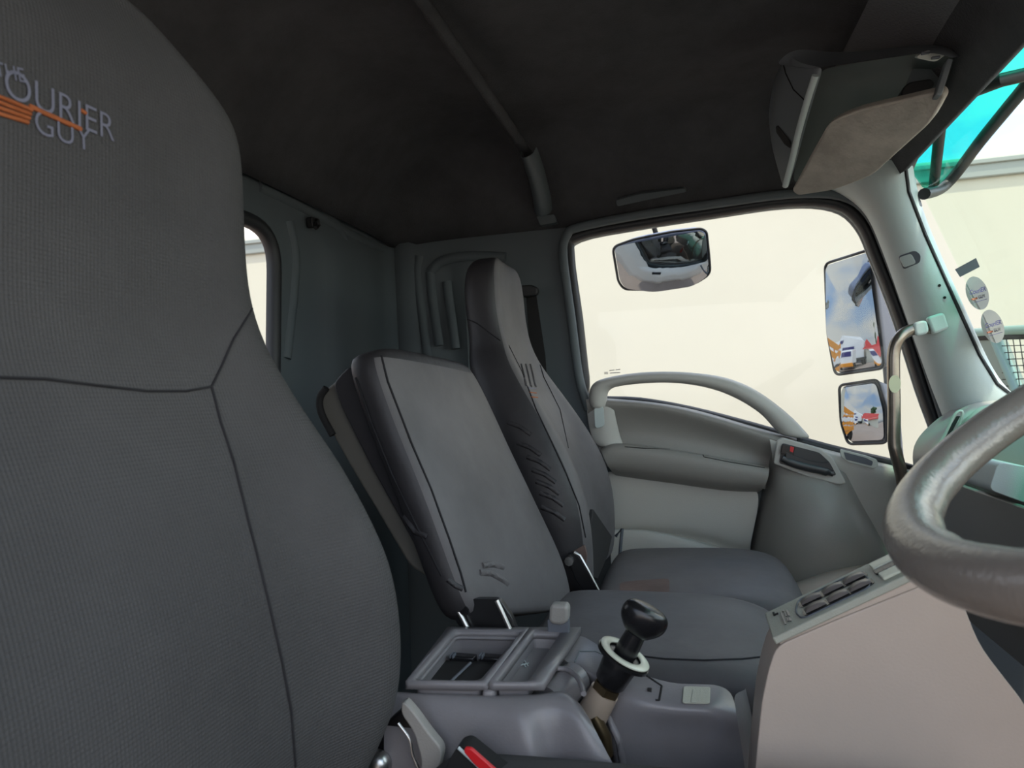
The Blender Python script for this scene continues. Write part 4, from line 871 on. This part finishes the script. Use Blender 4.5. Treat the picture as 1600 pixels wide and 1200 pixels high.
# ================================================================== OUTSIDE
# big box trailer parked alongside
tr = empty('box_trailer', (0, 4.5, -1), 'cream white box trailer with a grey top rail parked beyond the windows', 'trailer')
TA = at(1430, 288, Y=4.5); TB = at(1600, 281, Y=4.45); td = (TB-TA); slope = td.z/td.x
ztr = TA.z; yd = 0
box('box_body', (2.6, 5.75, (ztr-.25)/2+.13), (12, 2.5, ztr+.25), 'cream', tr, .02)
box('top_rail', (2.0, 4.49, ztr+.045), (12, .03, .10), 'greyal', tr, .008)
box('rail_lip', (2.0, 4.475, ztr+.085), (12, .03, .03), 'greyal', tr, .006)
box('panel_joint', (1.15, 4.498, 1.0), (.006, .006, 2), 'greyal', tr, 0)
box('chassis_rail', (2.0, 5.7, -.30), (11.6, 1.0, .28), 'matt', tr, .02)
for x in (-2.4, -1.2, 6.6):
    for y in (4.75, 6.6): lathe('wheel', [(0, .3), (.01, .48), (.24, .48), (.25, .3)], V((x, y, -.52)), V((0, 1, 0)), 'matt', tr, 28)
# headboard with mesh of the vehicle ahead
hb = empty('mesh_headboard', at(1600, 600, X=3.2), 'green-grey steel post and wire mesh headboard seen low through the windshield', 'truck body')
XH = 1.35
def hx(x, y): return at(x, y, X=XH)
tube('top_bar', [hx(1480, 523), hx(1570, 517), hx(1700, 512)], .022, 'teal', hb, 8, flat=(V((0, 0, 1)), 1, 1))
tube('under_bar', [hx(1480, 530), hx(1570, 526), hx(1700, 522)], .014, 'matt', hb, 8)
slab('side_board', [hx(1478, 524), hx(1552, 522), hx(1620, 690), hx(1530, 690)], V((.05, 0, 0)), 'green', hb, .01)
tube('post', [hx(1556, 530), hx(1590, 610), hx(1625, 690)], .025, 'teal', hb, 8)
for k_ in range(11): tube('mesh_wire', [hx(1566, 530+k_*10.5), hx(1690, 526+k_*10.5)], .0022, 'matt', hb, 5)
for k_ in range(12): tube('mesh_wire', [hx(1572+k_*10.5, 528), hx(1588+k_*10.5, 640)], .0022, 'matt', hb, 5)
# yard behind, seen in the mirrors
def yard(X, Y, z=-1): return V((X, Y, z))
wh = empty('warehouse', (-44, 20, -1), 'white gabled warehouse across the yard, reflected in the tall mirror', 'building')
vs = [V((x, y, z)) for x in (-60, -44) for y, z in [(13, -1), (13, 3.0), (18, 4.8), (23, 3.0), (23, -1)]]
link('gable_hall', mesh(vs, [(0, 1, 2, 3, 4), (5, 6, 7, 8, 9)]+[(i, (i+1) % 5, 5+(i+1) % 5, 5+i) for i in range(5)]), 'white', wh, False)
box('low_wing', (-52, 29, .7), (14, 12, 3.4), 'white', wh, .05)
for y in (16, 26, 29.5): box('window', (-43.9 if y < 23 else -44.9, y, 1.4), (.1, 2.6, 1.6), 'navy', wh, .02)
box('window', (-43.9, 18, 3.5), (.1, 2.2, .6), 'navy', wh, .02)
box('plinth', (-43.8, 22, -.6), (.2, 22, .8), 'stickd', wh, .02)
rr_ = empty('red_roof_shed', (-42, 8, -1), 'shed with a red roof beside the warehouse, reflected in the tall mirror', 'building')
box('shed_wall', (-46, 7, .4), (7, 10.5, 2.8), 'cream', rr_, .02)
link('red_roof', mesh([V((x, y, z)) for x, y, z in [(-42, 12.8, 1.4), (-42, 1.5, 1.4), (-46, 11, 4.2), (-46, 1.5, 4.2), (-50, 12.8, 1.4), (-50, 1.5, 1.4)]], [(0, 1, 3, 2), (2, 3, 5, 4), (0, 2, 4), (1, 5, 3), (0, 4, 5, 1)]), 'redroof', rr_, False)
t_ = empty('tree', (-58, 6, -1), 'dark green tree rising behind the red roofed shed', 'tree')
tube('trunk', [V((-58, 6, -1)), V((-58, 6, 6))], .3, 'brown', t_, 8)
bm = bmesh.new()
for k_ in range(26):
    a_ = random.random()*6.28; r_ = random.random()*2.2; mm_ = Matrix.Translation(V((-58+r_*math.cos(a_), 6+r_*math.sin(a_), 6.8+random.uniform(-1.4, 2.2)))) @ Matrix.Scale(random.uniform(.7, 1.3), 4)
    bmesh.ops.create_icosphere(bm, subdivisions=2, radius=1, matrix=mm_)
for v_ in bm.verts: v_.co += V((random.uniform(-.15, .15), random.uniform(-.15, .15), random.uniform(-.15, .15)))
me = bpy.data.meshes.new('crown'); bm.to_mesh(me); bm.free(); link('crown', me, 'leaf', t_)
for k_, (x, y, lab) in enumerate([(-34, 13, 'truck with orange bumper in front of the warehouse'), (-35, 8, 'truck with orange bumper in front of the red roofed shed')]):
    tk = empty('parked_truck', (x, y, -1), lab, 'truck')
    box('cab', (x, y, .5), (2, 2.3, 2.0), 'white', tk, .15); box('windscreen', (x+1.01, y, .9), (.04, 2.0, .7), 'navy', tk, .02)
    box('bumper', (x+1.05, y, -.55), (.2, 2.3, .4), 'yellow', tk, .05); box('flat_deck', (x-4, y, -.1), (6, 2.3, .3), 'matt', tk, .03)
    for dx in (0, -5, -6.3):
        for dy in (-1, 1): lathe('wheel', [(0, .2), (.01, .45), (.25, .45), (.26, .2)], V((x+dx, y+dy*1.0-.12, -.55)), V((0, 1, 0)), 'matt', tk, 20)
ot = empty('stake_trailer', (-8, 7.4, -1), 'orange slatted stake trailer parked behind the white box trailer, reflected in the short mirror', 'trailer')
for k_ in range(5): box('side_board', (-8, 6.3, .1+k_*.34), (5.5, .06, .24), 'yellow' if k_ != 2 else 'white', ot, .01)
box('bed', (-8, 7.5, -.15), (5.5, 2.4, .2), 'yellow', ot, .02)
for k_ in range(5): box('stake', (-10.5+k_*1.25, 6.36, .7), (.08, .08, 1.8), 'yellow', ot, .01)
for dx in (-9.6, -8.5, -6.2): lathe('wheel', [(0, .2), (.01, .45), (.25, .45), (.26, .2)], V((dx, 6.4, -.55)), V((0, 1, 0)), 'matt', ot, 20)
